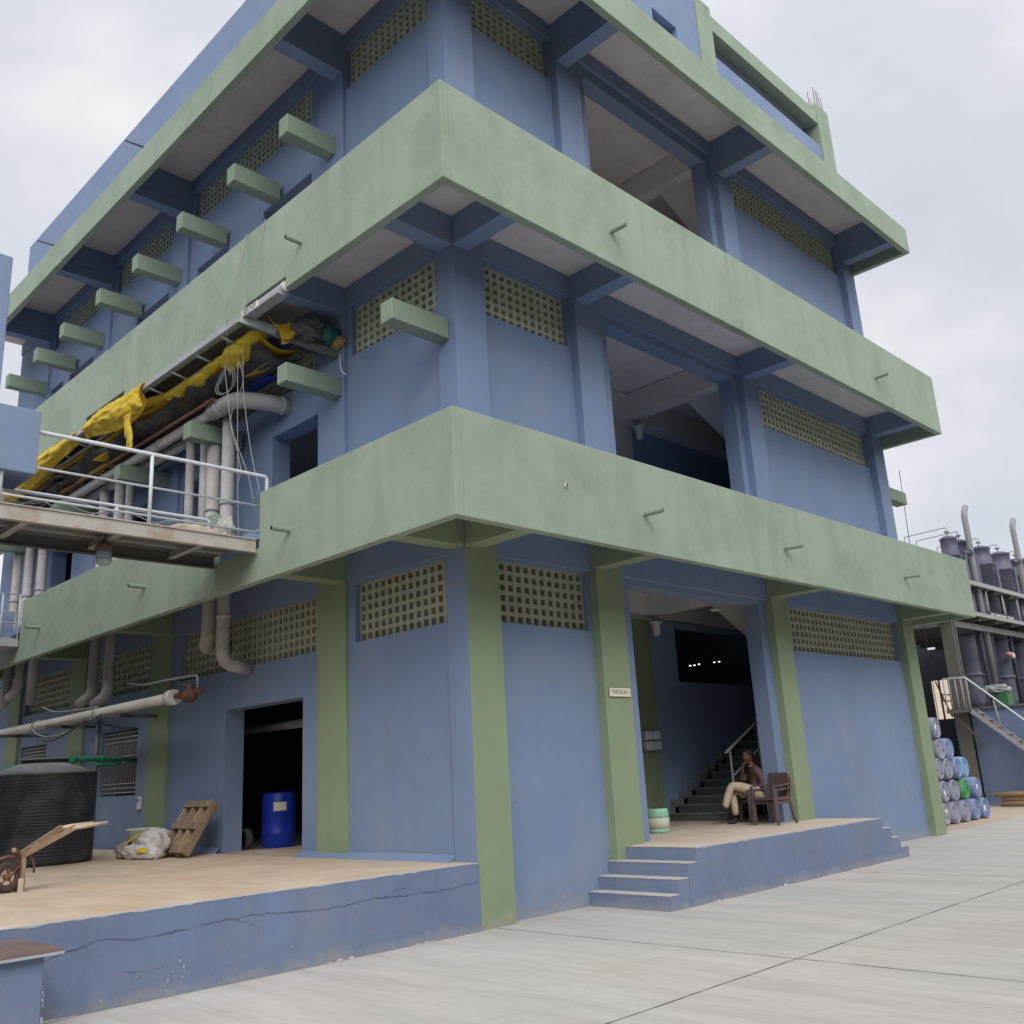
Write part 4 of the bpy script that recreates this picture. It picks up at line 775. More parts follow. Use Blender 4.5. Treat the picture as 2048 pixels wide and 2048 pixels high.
MB().tube(bend([(-3.62, 3.05, DK + .36), (-3.56, 3.05, DK + .30), (-3.55, 3.05, DK + .18)], .05), .012, 6).build('brace_rod', RUST, t)
# sacks, bucket, pallet
t = thing('white_bucket', 'white plastic bucket standing behind the heap of sacks', 'bucket', (-.45, 7.35, DK))
MB().lathe([(.20, 0), (.24, .36), (.25, .37), (.25, .39), (.235, .39), (.19, .02), (0, .02)], (-.45, 7.35, DK + .006), 28).build('bucket_shell', mat('bucket_white', (.56, .60, .54), rough=.5), t)
t = thing('sack_heap', 'heap of crumpled white and yellow sacks on the deck beside the pallet', 'sacks', (-.85, 6.3, DK))
z = DK + .005
lumpy((-.80, 6.16, DK + .19), (.24, .30, .23), 'white_sack', SACKW, t, seed=1, flat=z, amp=.25); lumpy((-.95, 6.28, DK + .10), (.17, .42, .13), 'white_sack', SACKW, t, seed=2, flat=z, amp=.28, rot=.1)
lumpy((-.90, 5.98, DK + .07), (.14, .2, .1), 'white_sack', SACKW, t, seed=12, flat=z, amp=.25)
lumpy((-.99, 6.70, DK + .11), (.14, .17, .13), 'tied_sack_end', mat('stained_sack', (.42, .33, .25), rough=.8, var=.3, scale=14, bump=.5, bscale=22, dirt=(.06, .06, .07), dirtf=.8, dscale=6), t, seed=5, flat=z, amp=.3)
cloth('yellow_sack', YEL, t, [[(-.96, 6.78, DK + .14), (-.9, 6.72, DK + .26), (-.8, 6.6, DK + .34), (-.7, 6.45, DK + .40)], [(-1.02, 6.7, DK + .15), (-1.0, 6.62, DK + .24), (-.93, 6.5, DK + .32), (-.82, 6.38, DK + .38)], [(-1.05, 6.6, DK + .14), (-1.07, 6.5, DK + .20), (-1.05, 6.42, DK + .26), (-1.0, 6.30, DK + .32)]], .02, 3)
cloth('yellow_patch', YEL, t, [[(-1.09, 6.12, DK + .14), (-1.06, 6.0, DK + .17), (-1.02, 5.9, DK + .14)], [(-1.11, 6.08, DK + .09), (-1.09, 6.0, DK + .11), (-1.05, 5.9, DK + .09)]], .01, 5)
pa = thing('wooden_pallet', 'small weathered wooden pallet leaning against the wall beside the doorway', 'pallet', (-.5, 5.9, DK))
PB = Vector((-.62, 5.42, DK + .006)); uy = Vector((.03, .88, 0)).normalized(); ud = Vector((.50, .10, .70)).normalized(); un = uy.cross(ud).normalized()
if un.x > 0: un = -un
def slat(b, a0, a1, d0, d1, t0, t1):
    b.hexa([PB + uy * p + ud * q + un * r_ for r_ in (t0, t1) for (p, q) in ((a0, d0), (a1, d0), (a1, d1), (a0, d1))])
LW = .86; LH = .86
for d0 in (.0, LH / 2 - .05, LH - .11): b = MB(); slat(b, 0, LW, d0, d0 + .11, .118, .138); b.build('cross_board', WOODM, pa, bevel=.003)
for a0 in (0, .265, .53, LW - .045): b = MB(); slat(b, a0, a0 + .045, .002, LH - .002, .024, .117); b.build('bearer', WOODL if a0 else WOODM, pa, bevel=.003)
for i in range(6): b = MB(); slat(b, .01 + .143 * i, .01 + .143 * i + .125, .004, LH - .004, .004, .022); b.build('back_board', WOODM, pa, bevel=.002)
# drum in the doorway
def drum_mesh(h_, r_): return MB().lathe([(r_ * .93, 0), (r_, .02), (r_, .28 * h_), (r_ * 1.03, .3 * h_), (r_ * 1.03, .32 * h_), (r_, .34 * h_), (r_, .64 * h_), (r_ * 1.03, .66 * h_), (r_ * 1.03, .68 * h_), (r_, .70 * h_), (r_ * .99, .93 * h_), (r_ * .93, .98 * h_), (r_ * .90, h_), (r_ * .86, h_), (r_ * .84, .975 * h_), (0, .975 * h_)], (0, 0, 0), 40)
t = thing('plastic_drum', 'bright blue plastic drum with a paper label standing in the dark doorway', 'drum', (1.02, 5.72, PL))
o = drum_mesh(.88, .265).build('drum_shell', DRUMB, None); o.parent = t; o.location = (0, 0, .006)
b = MB(); A = []
for i in range(9):
    a = R(-118) + R(-44 + 0) * 0 + R(-24 + 48 * i / 8) * .9; A += [(.2685 * math.cos(a), .2685 * math.sin(a), .60), (.2685 * math.cos(a), .2685 * math.sin(a), .74)]
o = b.add(A, [(2 * i, 2 * i + 2, 2 * i + 3, 2 * i + 1) for i in range(8)]).build('paper_label', PAPER, None); o.parent = t; o.modifiers.new('t', 'SOLIDIFY').thickness = .002
pipe('indoor_pipe', 'grey pipe crossing the dark room behind the doorway', [(1.3, 3.3, 2.58), (1.3, 9.5, 2.58)], .07, GREY)
t = thing('hose_reel', 'dusty round reel on the floor just inside the doorway', 'reel', (1.2, 7.3, PL)); MB().lathe([(.05, -.05), (.16, -.05), (.16, .05), (.05, .05)], (1.2, 7.05, PL + .165), 24, 'x').build('reel_disc', GREY, t); MB().lathe([(.1, -.06), (.115, -.06), (.115, .06), (.1, .06)], (1.2, 7.05, PL + .165), 24, 'x').build('reel_ring', CABLE, t)

# ================================================================== ENTRANCE
t = thing('jerrycan', 'pale plastic can with green upper half beside the entrance column', 'container', (4.62, 1.0, PL))
cx, cy = 4.68, 1.06; b = MB().lathe([(.150, 0), (.168, .02), (.168, .055)], (cx, cy, PL + .006), 28); b.build('can_foot', MINT, t)
MB().lathe([(.168, .056), (.174, .14), (.172, .215)], (cx, cy, PL + .006), 28).build('can_body', BUCK, t); MB().lathe([(.172, .216), (.168, .25), (.171, .262), (.166, .285), (.169, .30), (.160, .335), (.145, .345), (0, .34)], (cx, cy, PL + .006), 28).build('can_top', MINT, t)
MB().tube(bend([(cx + .06, cy - .03, PL + .34), (cx + .06, cy - .03, PL + .375), (cx - .06, cy + .03, PL + .375), (cx - .06, cy + .03, PL + .34)], .02), .009, 8).build('can_handle', CABLE, t)
def chair(loc, rz, label, group, dz=0):
    t = thing('plastic_chair', label, 'chair', (loc[0], loc[1], loc[2] + dz), group); t.rotation_euler = (0, 0, rz); t.scale = (.90, .86, .92)
    def P_(name, b, bev=.004): o = b.build(name, CHAIRM, None, bevel=bev); o.parent = t; return o
    # local: faces -X, width along Y; seat height .36
    b = MB()
    for i in range(7): y = -.19 + .0635 * i; b.hexa([(-.20, y - .03, .355), (.18, y - .03, .345), (.18, y + .03, .345), (-.20, y + .03, .355), (-.20, y - .03, .375), (.18, y - .03, .365), (.18, y + .03, .365), (-.20, y + .03, .375)])
    b.box(-.225, -.201, -.22, .22, .335, .378); P_('seat', b)
    for sy in (-1, 1): b = MB().box(-.20, .18, sy * .225 - .012, sy * .225 + .012, .325, .375); P_('seat_rail', b)
    b = MB()
    for i in range(8):
        y = -.185 + .053 * i; zt = .76 - .028 * abs(i - 3.5) / 3.5
        b.hexa([(.175, y - .019, .36), (.195, y - .019, .36), (.195, y + .019, .36), (.175, y + .019, .36), (.255, y - .019, zt), (.275, y - .019, zt), (.275, y + .019, zt), (.255, y + .019, zt)])
    b.hexa([(.25, -.215, .70), (.272, -.215, .70), (.272, .215, .70), (.25, .215, .70), (.258, -.195, .765), (.28, -.195, .765), (.28, .195, .765), (.258, .195, .765)])
    for sy in (-1, 1): b.bar((.18, sy * .215, .36), (.266, sy * .215, .74), .035, .024)
    P_('backrest', b)
    for sy in (-1, 1):
        P_('armrest', MB().bar((-.22, sy * .245, .555), (.225, sy * .24, .575), .05, .022))
        P_('leg', MB().bar((-.235, sy * .25, .0), (-.215, sy * .245, .56), .035, .045, (1, 0, 0))); P_('leg', MB().bar((.26, sy * .25, .0), (.185, sy * .22, .37), .035, .04, (1, 0, 0)))
    return t
chair((6.29, .05, PL + .005), R(-7), 'upper brown plastic armchair of the stacked pair by the entrance jamb', 'brown plastic armchairs at the entrance', .06)
chair((6.33, .045, PL + .005), R(-7), 'lower brown plastic armchair of the stacked pair by the entrance jamb', 'brown plastic armchairs at the entrance', 0)
chair((6.84, .66, PL + .005), R(-38), 'brown plastic armchair under the seated man', 'brown plastic armchairs at the entrance', 0)
# bulkhead lamps at ceiling and conduits
for (x, y, z, lab) in ((6.9, 2.38, 4.18, 'white hanging lamp under the entrance hall beam'), (6.95, 2.38, 8.05, 'white hanging lamp under the first floor hall beam')):
    t = thing('hall_lamp', lab, 'lamp', (x, y, z)); MB().tube([(x, y, z + .12), (x, y, z)], .05, 12).build('lamp_cap', GREY, t); MB().lathe([(.13, 0), (.12, -.03), (.07, -.05), (.07, -.22), (.05, -.26), (0, -.27)], (x, y, z), 20).build('lamp_glass', PWHITE, t)
t = thing('hall_lamp', 'small white lamp bracket near the entrance lintel', 'lamp', (6.2, .9, 4.1)); MB().tube([(6.6, .9, 4.3), (6.6, .9, 4.15)], .015, 8).build('bracket', WHITE, t); MB().lathe([(.02, .03), (.08, 0), (.08, -.02), (0, -.03)], (6.6, .9, 4.15), 16).build('lamp_shade', WHITE, t)
for k_, (x, y, z) in enumerate(((9.93, 3.8, 3.655), (10.09, 3.8, 3.67), (10.27, 3.8, 3.70), (10.87, 3.8, 3.765), (11.07, 3.8, 3.79))):
    t = thing('ceiling_lamp', ['leftmost tiny lit lamp in the dark hall', 'second tiny lit lamp in the dark hall', 'third tiny lit lamp in the dark hall', 'fourth tiny lit lamp in the dark hall', 'rightmost tiny lit lamp in the dark hall'][k_], 'lamp', (x, y, z), 'small lit lamps in the dark hall')
    MB().lathe([(.022, 0), (.02, -.012), (0, -.016)], (x, y, z), 12).build('lamp_disc', LAMPM, t); MB().tube([(x, y, z), (x, y, 4.7)], .006, 6).build('lamp_cord', CABLE, t)
o = MB().tube(bend([(3.0, 2.40, 4.0), (5.2, 2.40, 4.0), (5.2, 2.40, 4.22), (8.5, 2.40, 4.22)], .04), .02, 8).build('conduit', GREY, None); tagit(o, 'pale conduit along the entrance hall beam', 'conduit')

# ================================================================== PERSON
def skinned(name, verts, edges, radii, m_, parent, root=0, sub=2):
    me = bpy.data.meshes.new(name); me.from_pydata([tuple(Vector(v) - wl(parent)) for v in verts], edges, []); me.materials.append(m_)
    o = bpy.data.objects.new(name, me); COL.objects.link(o)
    if parent: o.parent = parent; WL[o.name] = wl(parent).copy()
    o.modifiers.new('skin', 'SKIN'); 
    for i, r_ in enumerate(radii):
        d = me.skin_vertices[0].data[i]; d.radius = r_ if isinstance(r_, tuple) else (r_, r_)
        d.use_root = (i == root)
    s_ = o.modifiers.new('sub', 'SUBSURF'); s_.levels = sub; s_.render_levels = sub
    dg = bpy.context.evaluated_depsgraph_get(); dg.update()
    m2 = bpy.data.meshes.new_from_object(o.evaluated_get(dg)); m2.polygons.foreach_set('use_smooth', [True] * len(m2.polygons)); m2.materials.clear(); m2.materials.append(m_)
    o.modifiers.clear(); o.data = m2; o.name = name; return o
pe = thing('person', 'man in brown shirt and khaki trousers seated cross-legged by the entrance stairs', 'person', (6.85, .7, PL))
X0, Y0 = 6.88, .72
def q(x, y, z): return (X0 + x, Y0 + y, PL + z)
# body: pelvis 0, spine, neck, head, shoulders, arms, thighs, shins
Vb = [q(0, 0, .47), q(.02, 0, .60), q(.02, 0, .72), q(.0, 0, .83), q(-.03, 0, .90), q(-.06, 0, .98),
      q(.0, -.14, .83), q(.05, -.19, .66), q(.03, -.17, .52), q(-.16, -.10, .50),
      q(.0, .14, .83), q(-.10, .20, .68), q(-.20, .12, .66), q(-.17, .02, .85),
      q(.0, -.08, .45), q(-.45, -.08, .60), q(-.62, -.10, .25), q(.0, .09, .44), q(-.40, .06, .48), q(-.40, -.02, .12)]
Eb = [(0, 1), (1, 2), (2, 3), (3, 4), (4, 5), (3, 6), (6, 7), (7, 8), (8, 9), (3, 10), (10, 11), (11, 12), (12, 13), (0, 14), (14, 15), (15, 16), (0, 17), (17, 18), (18, 19)]
Rb = [.11, .10, .115, .10, .045, .05, .055, .046, .034, .026, .055, .045, .034, .026, .085, .065, .04, .085, .065, .04]
skinned('body', Vb, Eb, Rb, SKIN, pe)
skinned('shirt', [q(.01, 0, .46), q(.02, 0, .6), q(.02, 0, .73), q(.0, 0, .85), q(.0, -.145, .84), q(.05, -.195, .66), q(.03, -.178, .53), q(.0, .145, .84), q(-.10, .205, .68), q(-.17, .14, .665)],
        [(0, 1), (1, 2), (2, 3), (3, 4), (4, 5), (5, 6), (3, 7), (7, 8), (8, 9)], [(.135, .12), (.125, .11), (.14, .115), (.10, .085), .072, .062, .052, .072, .06, .05], SHIRT, pe)
skinned('trousers', [q(.0, 0, .43), q(-.02, -.08, .46), q(-.26, -.085, .555), q(-.45, -.085, .60), q(-.54, -.095, .42), q(-.605, -.10, .25), q(-.02, .09, .44), q(-.25, .075, .475), q(-.40, .055, .49), q(-.40, .01, .30), q(-.40, -.02, .12)],
        [(0, 1), (1, 2), (2, 3), (3, 4), (4, 5), (0, 6), (6, 7), (7, 8), (8, 9), (9, 10)], [.125, .10, .088, .072, .066, .058, .10, .086, .072, .066, .055], TROUS, pe)
def shoe(a, b_, c_): return skinned('shoe', [a, b_, c_], [(0, 1), (1, 2)], [(.042, .042), (.045, .04), (.036, .022)], SHOE, pe)
shoe(q(-.62, -.10, .20), q(-.68, -.11, .17), q(-.84, -.13, .19)); shoe(q(-.40, -.02, .09), q(-.42, -.03, .045), q(-.58, -.07, .03))
# head with face
hc = Vector(q(-.085, -.005, 1.035)); fd = Vector((-.97, -.25, -.05)).normalized(); sd = Vector((.25, -.97, 0)).normalized(); uh = fd.cross(sd); uh = uh if uh.z > 0 else -uh
b = MB(); seg = 24; vs = []
for i in range(17):
    th = math.pi * i / 16
    for k_ in range(seg):
        ph = 2 * math.pi * k_ / seg; a, c_, e_ = math.sin(th) * math.cos(ph), math.sin(th) * math.sin(ph), math.cos(th)
        rx = .092; ry = .072; rz = .108
        if e_ < 0: ry *= 1 + .28 * e_; rx *= 1 + .10 * e_
        p = Vector((a * rx, c_ * ry, e_ * rz))
        if a > .75: p.x += .018 * math.exp(-((e_ + .12) / .13) ** 2) * math.exp(-(c_ / .22) ** 2); p.x -= .007 * math.exp(-((e_ - .08) / .1) ** 2) * math.exp(-((abs(c_) - .38) / .15) ** 2)
        if a > .6: p.x += .006 * math.exp(-((e_ + .48) / .1) ** 2) * math.exp(-(c_ / .3) ** 2)
        vs.append(hc + fd * p.x + sd * p.y + uh * p.z)
b.add(vs, [(i * seg + k_, i * seg + (k_ + 1) % seg, (i + 1) * seg + (k_ + 1) % seg, (i + 1) * seg + k_) for i in range(16) for k_ in range(seg)], True)
hd = b.build('head', SKIN, pe)
lumpy(hc - fd * .018 + uh * .032, (.094, .080, .088), 'hair', HAIR, pe, seed=2, amp=.05)
lumpy(hc + fd * .088 - uh * .040, (.012, .032, .009), 'moustache', HAIR, pe, seed=3, amp=.05, rot=math.atan2(fd.y, fd.x))
for s_ in (-1, 1):
    lumpy(hc + sd * .073 * s_ - fd * .01 - uh * .008, (.014, .008, .026), 'ear', SKIN, pe, seed=4, amp=.05, rot=math.atan2(fd.y, fd.x))
    lumpy(hc + sd * .030 * s_ + fd * .082 + uh * .012, (.006, .011, .005), 'eye', mat('eye_white', (.5, .48, .45), rough=.3), pe, amp=0, seg=12, rot=math.atan2(fd.y, fd.x)); lumpy(hc + sd * .030 * s_ + fd * .086 + uh * .030, (.006, .018, .004), 'eyebrow', HAIR, pe, amp=.02, seg=12, rot=math.atan2(fd.y, fd.x))
MB().tube([q(-.035, .0, .885), q(-.04, 0, .905)], [.064, .054], 16).build('collar', mat('collar_cloth', (.30, .22, .18), rough=.8), pe)
def hand(w, d, n_, side):   # palm plus five curled fingers
    w = Vector(w); d = Vector(d).normalized(); n_ = Vector(n_).normalized(); s_ = d.cross(n_).normalized()
    vs = [w, w + d * .035, w + d * .065]; es = [(0, 1), (1, 2)]; rs = [(.020, .015), (.028, .014), (.030, .013)]
    for k_, (o_, l_) in enumerate(((-.024, .058), (-.008, .066), (.008, .062), (.024, .050))):
        a = w + d * .068 + s_ * o_; b0 = len(vs); vs += [a, a + d * l_ * .45 + n_ * .008, a + d * l_ * .75 + n_ * .028, a + d * l_ * .8 + n_ * .045]; es += [(2, b0), (b0, b0 + 1), (b0 + 1, b0 + 2), (b0 + 2, b0 + 3)]; rs += [.009, .008, .0075, .0065]
    a = w + d * .02 + s_ * (-.028) * side; b0 = len(vs); vs += [a, a + d * .025 - s_ * .018 * side + n_ * .012, a + d * .045 - s_ * .018 * side + n_ * .028]; es += [(1, b0), (b0, b0 + 1), (b0 + 1, b0 + 2)]; rs += [.010, .009, .007]
    skinned('hand', vs, es, rs, SKIN, pe, root=1, sub=1)
hand(q(-.16, -.10, .50), (-1, .1, -.15), (0, 0, -1), 1); hand(q(-.17, .02, .85), (-.1, -.2, 1), (1, 0, .1), -1)
MB().tube([q(-.0, -.155, .52), q(-.06, -.135, .515)], [.042, .036], 12).build('shirt_cuff', CUFF, pe)

pe.location = (6.80, .64, PL); pe.rotation_euler = (0, 0, R(-36))
# ================================================================== STACKED DRUMS beyond the far corner
dr0 = None; DL = .58
rows = [(0.24, [14.15, 14.72, 15.32, 15.9, 16.5, 17.12]), (.72, [14.3, 14.88, 15.47, 16.06, 16.8]), (1.20, [14.18, 14.78, 15.29, 15.83, 16.24]), (1.63, [15.05, 15.53]), (2.10, [14.99])]
names = {(0, 0): 'grey', (0, 1): 'pale', (0, 2): 'grey', (0, 3): 'grey', (0, 4): 'blue', (0, 5): 'blue', (1, 0): 'grey', (1, 1): 'grey', (1, 2): 'grey', (1, 3): 'green', (1, 4): 'blue', (2, 0): 'grey', (2, 1): 'grey', (2, 2): 'grey', (2, 3): 'blue', (2, 4): 'sky', (3, 0): 'grey', (3, 1): 'blue', (4, 0): 'grey'}
DC = {'grey': drumcol('grey_drum', (.27, .285, .37)), 'pale': drumcol('pale_drum', (.33, .33, .38)), 'blue': drumcol('dull_blue_drum', (.20, .26, .44)), 'green': drumcol('green_drum', (.05, .30, .08)), 'sky': drumcol('sky_blue_drum', (.19, .34, .56))}
rown = ['bottom', 'second', 'third', 'fourth', 'top']
labs = {}
for ri, (z, xs_) in enumerate(rows):
    for ci, x in enumerate(xs_):
        cn = names[(ri, ci)]; base = thing('stacked_drum', '', 'drum', (x, 1.19, z), 'drums lying in a stack beyond the far green column')
        pos = 'rightmost' if ci == len(xs_) - 1 else 'leftmost' if ci == 0 else ['', 'second from left', 'third from left', 'fourth from left', 'fifth from left'][ci]
        base['label'] = f"{ {'grey': 'grey', 'pale': 'pale grey', 'blue': 'dull blue', 'green': 'green', 'sky': 'sky blue'}[cn]} plastic drum lying {pos} in the {rown[ri]} row of the drum stack" if len(xs_) > 1 else 'grey plastic drum lying alone on top of the drum stack'
        base.rotation_euler = (random.uniform(-.02, .02), random.uniform(0, 6.28), random.uniform(-.07, .07)); rr = .24
        b = MB().lathe([(.0, -.385), (rr * .55, -.38), (rr * .80, -.385), (rr * .83, -.40), (rr * .90, -.40), (rr * .97, -.36), (rr, -.30), (rr, -.12), (rr * 1.03, -.10), (rr, -.08), (rr, .1), (rr * 1.03, .12), (rr, .14), (rr, .34), (rr * .9, .38), (0, .38)], (0, 0, 0), 30, 'y')
        o = b.build('drum_shell', DC[cn], None); o.parent = base
        for s_ in (-1, 1): o = MB().tube([(s_ * .13, -.383, .04), (s_ * .13, -.41, .04)], .032, 12).build('bung', DC[cn], None); o.parent = base
        if (ri, ci) in ((0, 1), (0, 5), (1, 1), (1, 4), (4, 0)):
            o = MB().box(-.06, .06, -.394, -.387, -.11, -.03).build('label_sticker', WHITE, None); o.parent = base
t = MB().box(13.6, 26, .25, 9, .0, .0045).build('dusty_strip', mat('dusty_ground', (.50, .40, .30), rough=.9, var=.12, scale=1.5)); tagit(t, kind='structure')
# wire beside the far corner
o = MB().tube([(14.62, .5, 8.1), (14.5, .5, 6.2), (14.45, .5, 2)], .008, 5).build('overhead_wire', CABLE); tagit(o, 'thin dark wire running down beside the far end of the building', 'wire')

# ================================================================== TANK YARD on the right
pb = thing('blue_plinth', 'dark blue painted plinth wall under the row of tall tanks', 'plinth', (25, 0, 0))
MB().box(22.2, 33, -8, 3.1, 0, 2.70).build('plinth_body', BLUE_LOW, pb); MB().box(22.12, 33, -8, 3.15, 2.701, 2.76).build('plinth_edge', STEELG, pb)
fr = thing('tank_shelter', 'khaki steel shelter with two flat roofs around the tanks', 'shelter', (25, 3, 0))
for (x, y) in ((22.0, 2.62), (27.5, 3.9), (33, 3.9), (22.2, 6.6), (27.5, 6.6), (33, 6.6)): MB().box(x, x + .08, y, y + .36, 0, 6.7).box(x + .08, x + .2, y + .14, y + .22, 0, 6.7).box(x + .2, x + .28, y, y + .36, 0, 6.7).build('frame_column', STEELG, fr)
MB().box(21.5, 36, 2.85, 7, 6.76, 6.80).build('roof_sheet', GREY, fr); MB().box(21.5, 36, 2.75, 2.84, 6.72, 6.86).build('roof_edge', LADD, fr)
MB().box(20.5, 36, 2.5, 7, 5.60, 5.64).build('roof_sheet', GREY, fr); MB().box(20.5, 36, 2.40, 2.49, 5.56, 5.68).build('roof_edge', LADD, fr)
for x in (22.5, 24, 25.5, 27, 28.5, 30, 31.5): MB().box(x, x + .1, 2.5, 6.9, 5.44, 5.59).build('rafter', STEELG, fr); MB().box(x, x + .1, 2.86, 6.9, 6.6, 6.755).build('rafter', STEELG, fr)
for x in (23.2, 24.7, 26.2, 27.7, 29.2): MB().tube([(x, 2.88, 5.68), (x, 2.88, 6.72)], .03, 8).build('hanger', LADD, fr)
MB().bar((22.2, 2.9, 5.35), (33, 2.9, 5.35), .1, .18).build('frame_beam', GREY, fr); MB().bar((22.2, 3.0, 5.3), (22.4, 6.6, 5.5), .1, .16).build('frame_beam', GREY, fr)
sb = thing('frame_sign', 'dark board with small white lettering hung under the upper tank roof', 'sign', (27, 2.86, 5.9)); B('board', mat('sign_dark', (.05, .045, .045)), sb, 25.9, 28.6, 2.845, 2.865, 5.74, 5.98); text('NO SMOKING ZONE', .2, 'sign_letters', WHITE, sb, (27.3, 2.835, 5.85), (R(90), 0, 0), .003, 1.15)
tanks = [(25.2, 3.42, .27, 8.45, 'leftmost and slimmest purple-grey tank'), (26.2, 3.42, .26, 8.45, 'second purple-grey tank from the left'), (28.0, 3.40, .33, 8.45, 'third purple-grey tank, wide and unringed at the top'), (29.9, 3.40, .37, 8.47, 'fourth and widest purple-grey tank with a bold ring'), (31.8, 3.4, .36, 8.45, 'fifth purple-grey tank at the photo edge'), (33.6, 3.4, .36, 8.45, 'last purple-grey tank beyond the photo edge')]
for (x, y, r_, zt, lab) in tanks:
    t = thing('process_tank', lab, 'tank', (x, y, 2.76), 'tall tanks standing in a row on the blue plinth')
    MB().lathe([(r_ * .6, 2.77), (r_, 3.1), (r_, zt - .65), (r_ * 1.12, zt - .64), (r_ * 1.12, zt - .56), (r_, zt - .55), (r_ * .98, zt - .05), (r_ * 1.05, zt - .04), (r_ * 1.05, zt), (r_ * .6, zt + .08), (0, zt + .1)], (x, y, 0), 28).build('tank_shell', TANKP, t)
    MB().lathe([(r_ * 1.12, 3.85), (r_ * 1.12, 3.95)], (x, y, 0), 24).lathe([(r_ * 1.12, 5.1), (r_ * 1.12, 5.17)], (x, y, 0), 24).build('flange', TANKP, t)
    MB().tube(bend([(x, y, zt + .1), (x, y, zt + .40), (x, y + 1.45, zt + .36), (x, y + 1.45, zt - .3)], .05), .018, 8).build('vent_line', GREY, t)
    MB().lathe([(.03, 0), (.09, .03), (.09, .06), (.03, .1)], (x, y, zt + .2), 12).build('cock', GREY, t)
    MB().tube([(x + .3, y - .35, 3.0), (x + .3, y - .35, zt - .5)], .055, 10).build('side_pipe', TANKP, t)
for (x, y, zt, lab) in ((25.9, 3.0, 9.35, 'tall bent exhaust pipe rising left of the fourth tank'), (30.8, 3.0, 9.62, 'tall bent exhaust pipe rising at the right photo edge')):
    t = thing('exhaust_pipe', lab, 'pipe', (x, y, 2.76), 'tall bent exhaust pipes'); MB().tube(bend([(x, y, 2.78), (x, y, zt), (x + .28, y - .0, zt + .28)], .3, 8), .10, 14).build('stack', mat('stack_grey', (.27, .27, .29), rough=.5), t)
    MB().tube([(x - .5, y + .1, zt - 1.4), (x + .1, y, zt - 1.4)], .07, 12).lathe([(.11, -.03), (.11, .03)], (x - .1, y, zt - 1.4), 12, 'x').build('branch', TANKP, t)
# shed behind: dark sheeting with openings
sh = thing('dark_shed', 'dark sheeted shed wall with bright openings behind the tanks', 'shed', (33, 5, 0))
MB().panel('y', .6, 9.6, 0, 6.6, 34.0, 34.1, [(7.35, 8.05, 6.05, 6.25), (7.5, 8.25, 5.75, 6.0), (7.1, 7.22, 5.8, 6.2), (6.35, 6.62, 5.7, 6.28), (6.65, 6.9, 5.55, 6.2), (7.6, 7.95, 2.85, 4.45), (8.0, 8.3, 2.85, 4.45), (7.05, 7.35, 4.1, 4.5), (6.95, 7.3, 3.9, 4.02), (6.85, 7.2, 2.85, 3.85), (6.45, 6.6, 4.3, 4.55), (5.75, 5.9, 4.1, 4.5), (5.4, 5.8, 2.9, 3.02), (2.5, 2.62, 5.2, 6.1), (3.2, 3.3, 3.4, 4.4)]).build('sheeting', mat('shed_sheet', (.055, .06, .075), rough=.6, var=.2), sh)
for P in ([(33.9, 7.9, 3.6), (33.9, 6.9, 3.45)], [(33.9, 7.9, 3.85), (33.9, 7.5, 3.8)], [(33.9, 8.05, 4.4), (33.9, 7.6, 2.9)]): MB().bar(P[0], P[1], .05, .05).build('brace', DARKSTEEL, sh)
MB().box(24, 33.9, 8.8, 8.9, 0, 6.5).build('sheeting', MAT['shed_sheet'], sh)
cb = thing('cream_building', 'pale cream building glimpsed through the shed openings', 'building', (48, 12, 0)); MB().box(46, 47, 4, 20, 0, 6.3).build('wall', CREAMW, cb); MB().box(45.98, 45.999, 9, 10, 1, 2.5).build('window', DARK, cb)
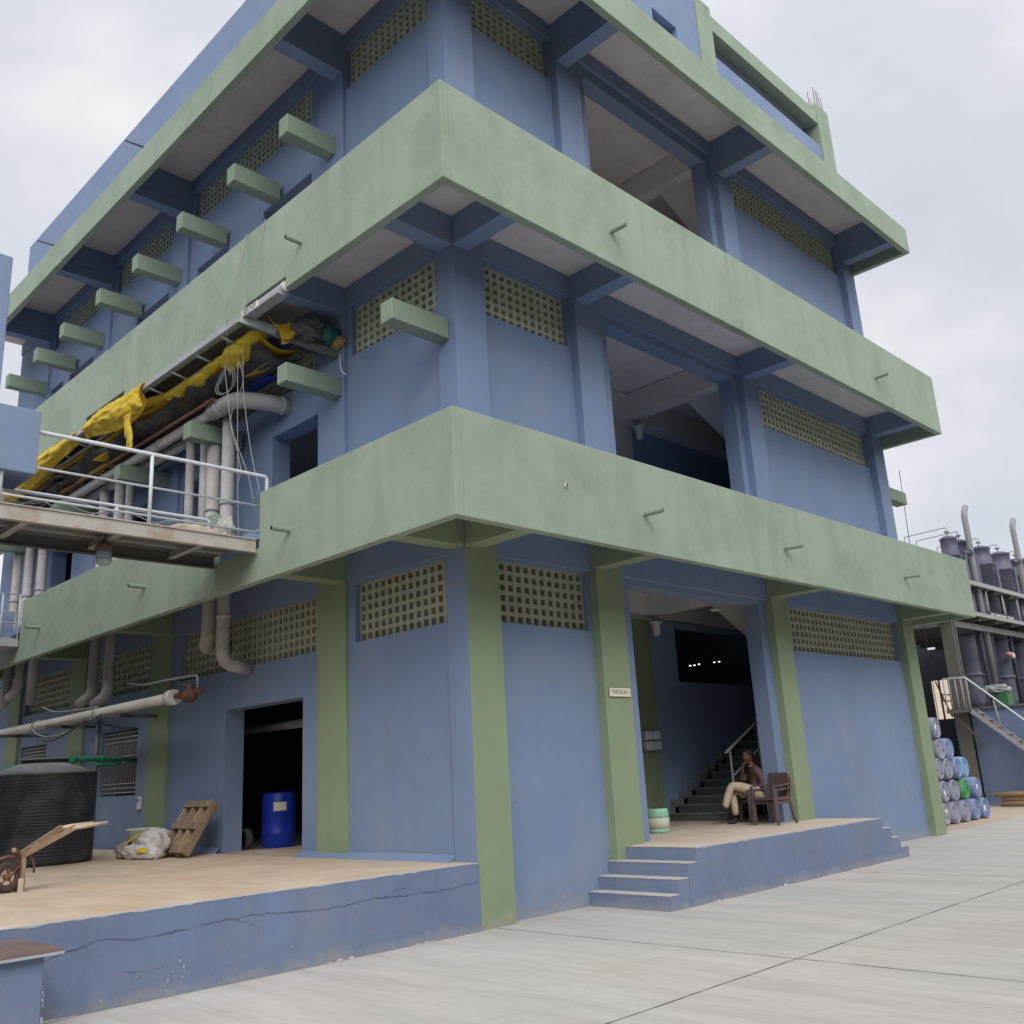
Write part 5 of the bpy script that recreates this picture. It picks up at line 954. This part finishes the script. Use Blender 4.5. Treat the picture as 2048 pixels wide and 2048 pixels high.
# access stairs and landing
st = thing('access_stair', 'steel access stair with landing and tubular handrail on the plinth wall', 'stair', (21.8, 2, 0))
MB().box(21.5, 22.1, 2.33, 3.02, 2.62, 2.70).build('landing', STEELG, st)
for y in (2.34, 2.5, 2.66, 2.84, 3.0): MB().tube([(21.55, y, 2.7), (21.55, y, 3.62)], .02, 8).build('rail_post', LADD, st)
b = MB().tube([(21.55, 3.0, 3.62), (21.55, 2.36, 3.60), (21.55, -.6, -.02 + .8)], .024, 8).build('handrail', STEEL_L, st)
for xx in (21.52, 22.05): MB().bar((xx, 2.36, 2.66), (xx, -.55, .0), .04, .1, (0, 0, 1)).build('stringer', LADD, st)
for i in range(13): y = 2.36 - 2.91 * (i + .5) / 13; z = 2.66 * (1 - (i + .5) / 13); MB().box(21.545, 22.025, y - .10, y + .06, z, z + .025).build('tread', LADD, st)
for y, z in ((1.6, 1.97), (.4, .87)): MB().tube([(21.55, y, z), (21.55, y + .1, z + .92)], .018, 8).build('rail_post', LADD, st)
MB().bar((21.6, 2.9, 2.6), (22.1, 2.3, 1.7), .05, .05).build('brace', STEELG, st)
t = thing('green_crate', 'green crate with clear plastic sheeting draped on the plinth', 'crate', (24.2, 2.35, 2.76)); B('crate_box', mat('crate_green', (.06, .17, .08), rough=.5), t, 24.0, 24.5, 2.1, 2.5, 2.762, 3.25); lumpy((24.2, 2.45, 3.3), (.3, .4, .16), 'plastic_cover', mat('clear_sheeting', (.35, .37, .38), rough=.25), t, seed=3, amp=.35)
t = thing('red_valve', 'pinkish valve cluster on the fourth tank', 'valve', (29.3, 3.0, 5)); lumpy((27.6, 2.94, 4.62), (.12, .1, .09), 'valve_body', mat('pink_valve', (.62, .30, .26), rough=.5), t, seed=2); MB().tube([(27.6, 2.94, 4.62), (27.3, 2.94, 4.64)], .03, 8).build('valve_spout', MAT['pink_valve'], t); lumpy((27.75, 2.9, 4.58), (.07, .07, .1), 'valve_head', WHITE, t, seed=5)
for i, (z, y0, x0, lab) in enumerate(((.075, 2.05, 21.7, 'bottom brown jute roll of the three by the plinth'), (.20, 2.0, 21.72, 'middle brown jute roll of the three by the plinth'), (.325, 2.18, 21.68, 'top brown jute roll of the three by the plinth'))):
    o = MB().tube([(x0, y0, z), (x0, y0 - .6, z + .01), (x0, y0 - 1.3, z)], [.068, .074, .07], 14).build('jute_roll', CARPET); tagit(o, lab, 'roll', 'jute rolls stacked on the ground by the plinth')
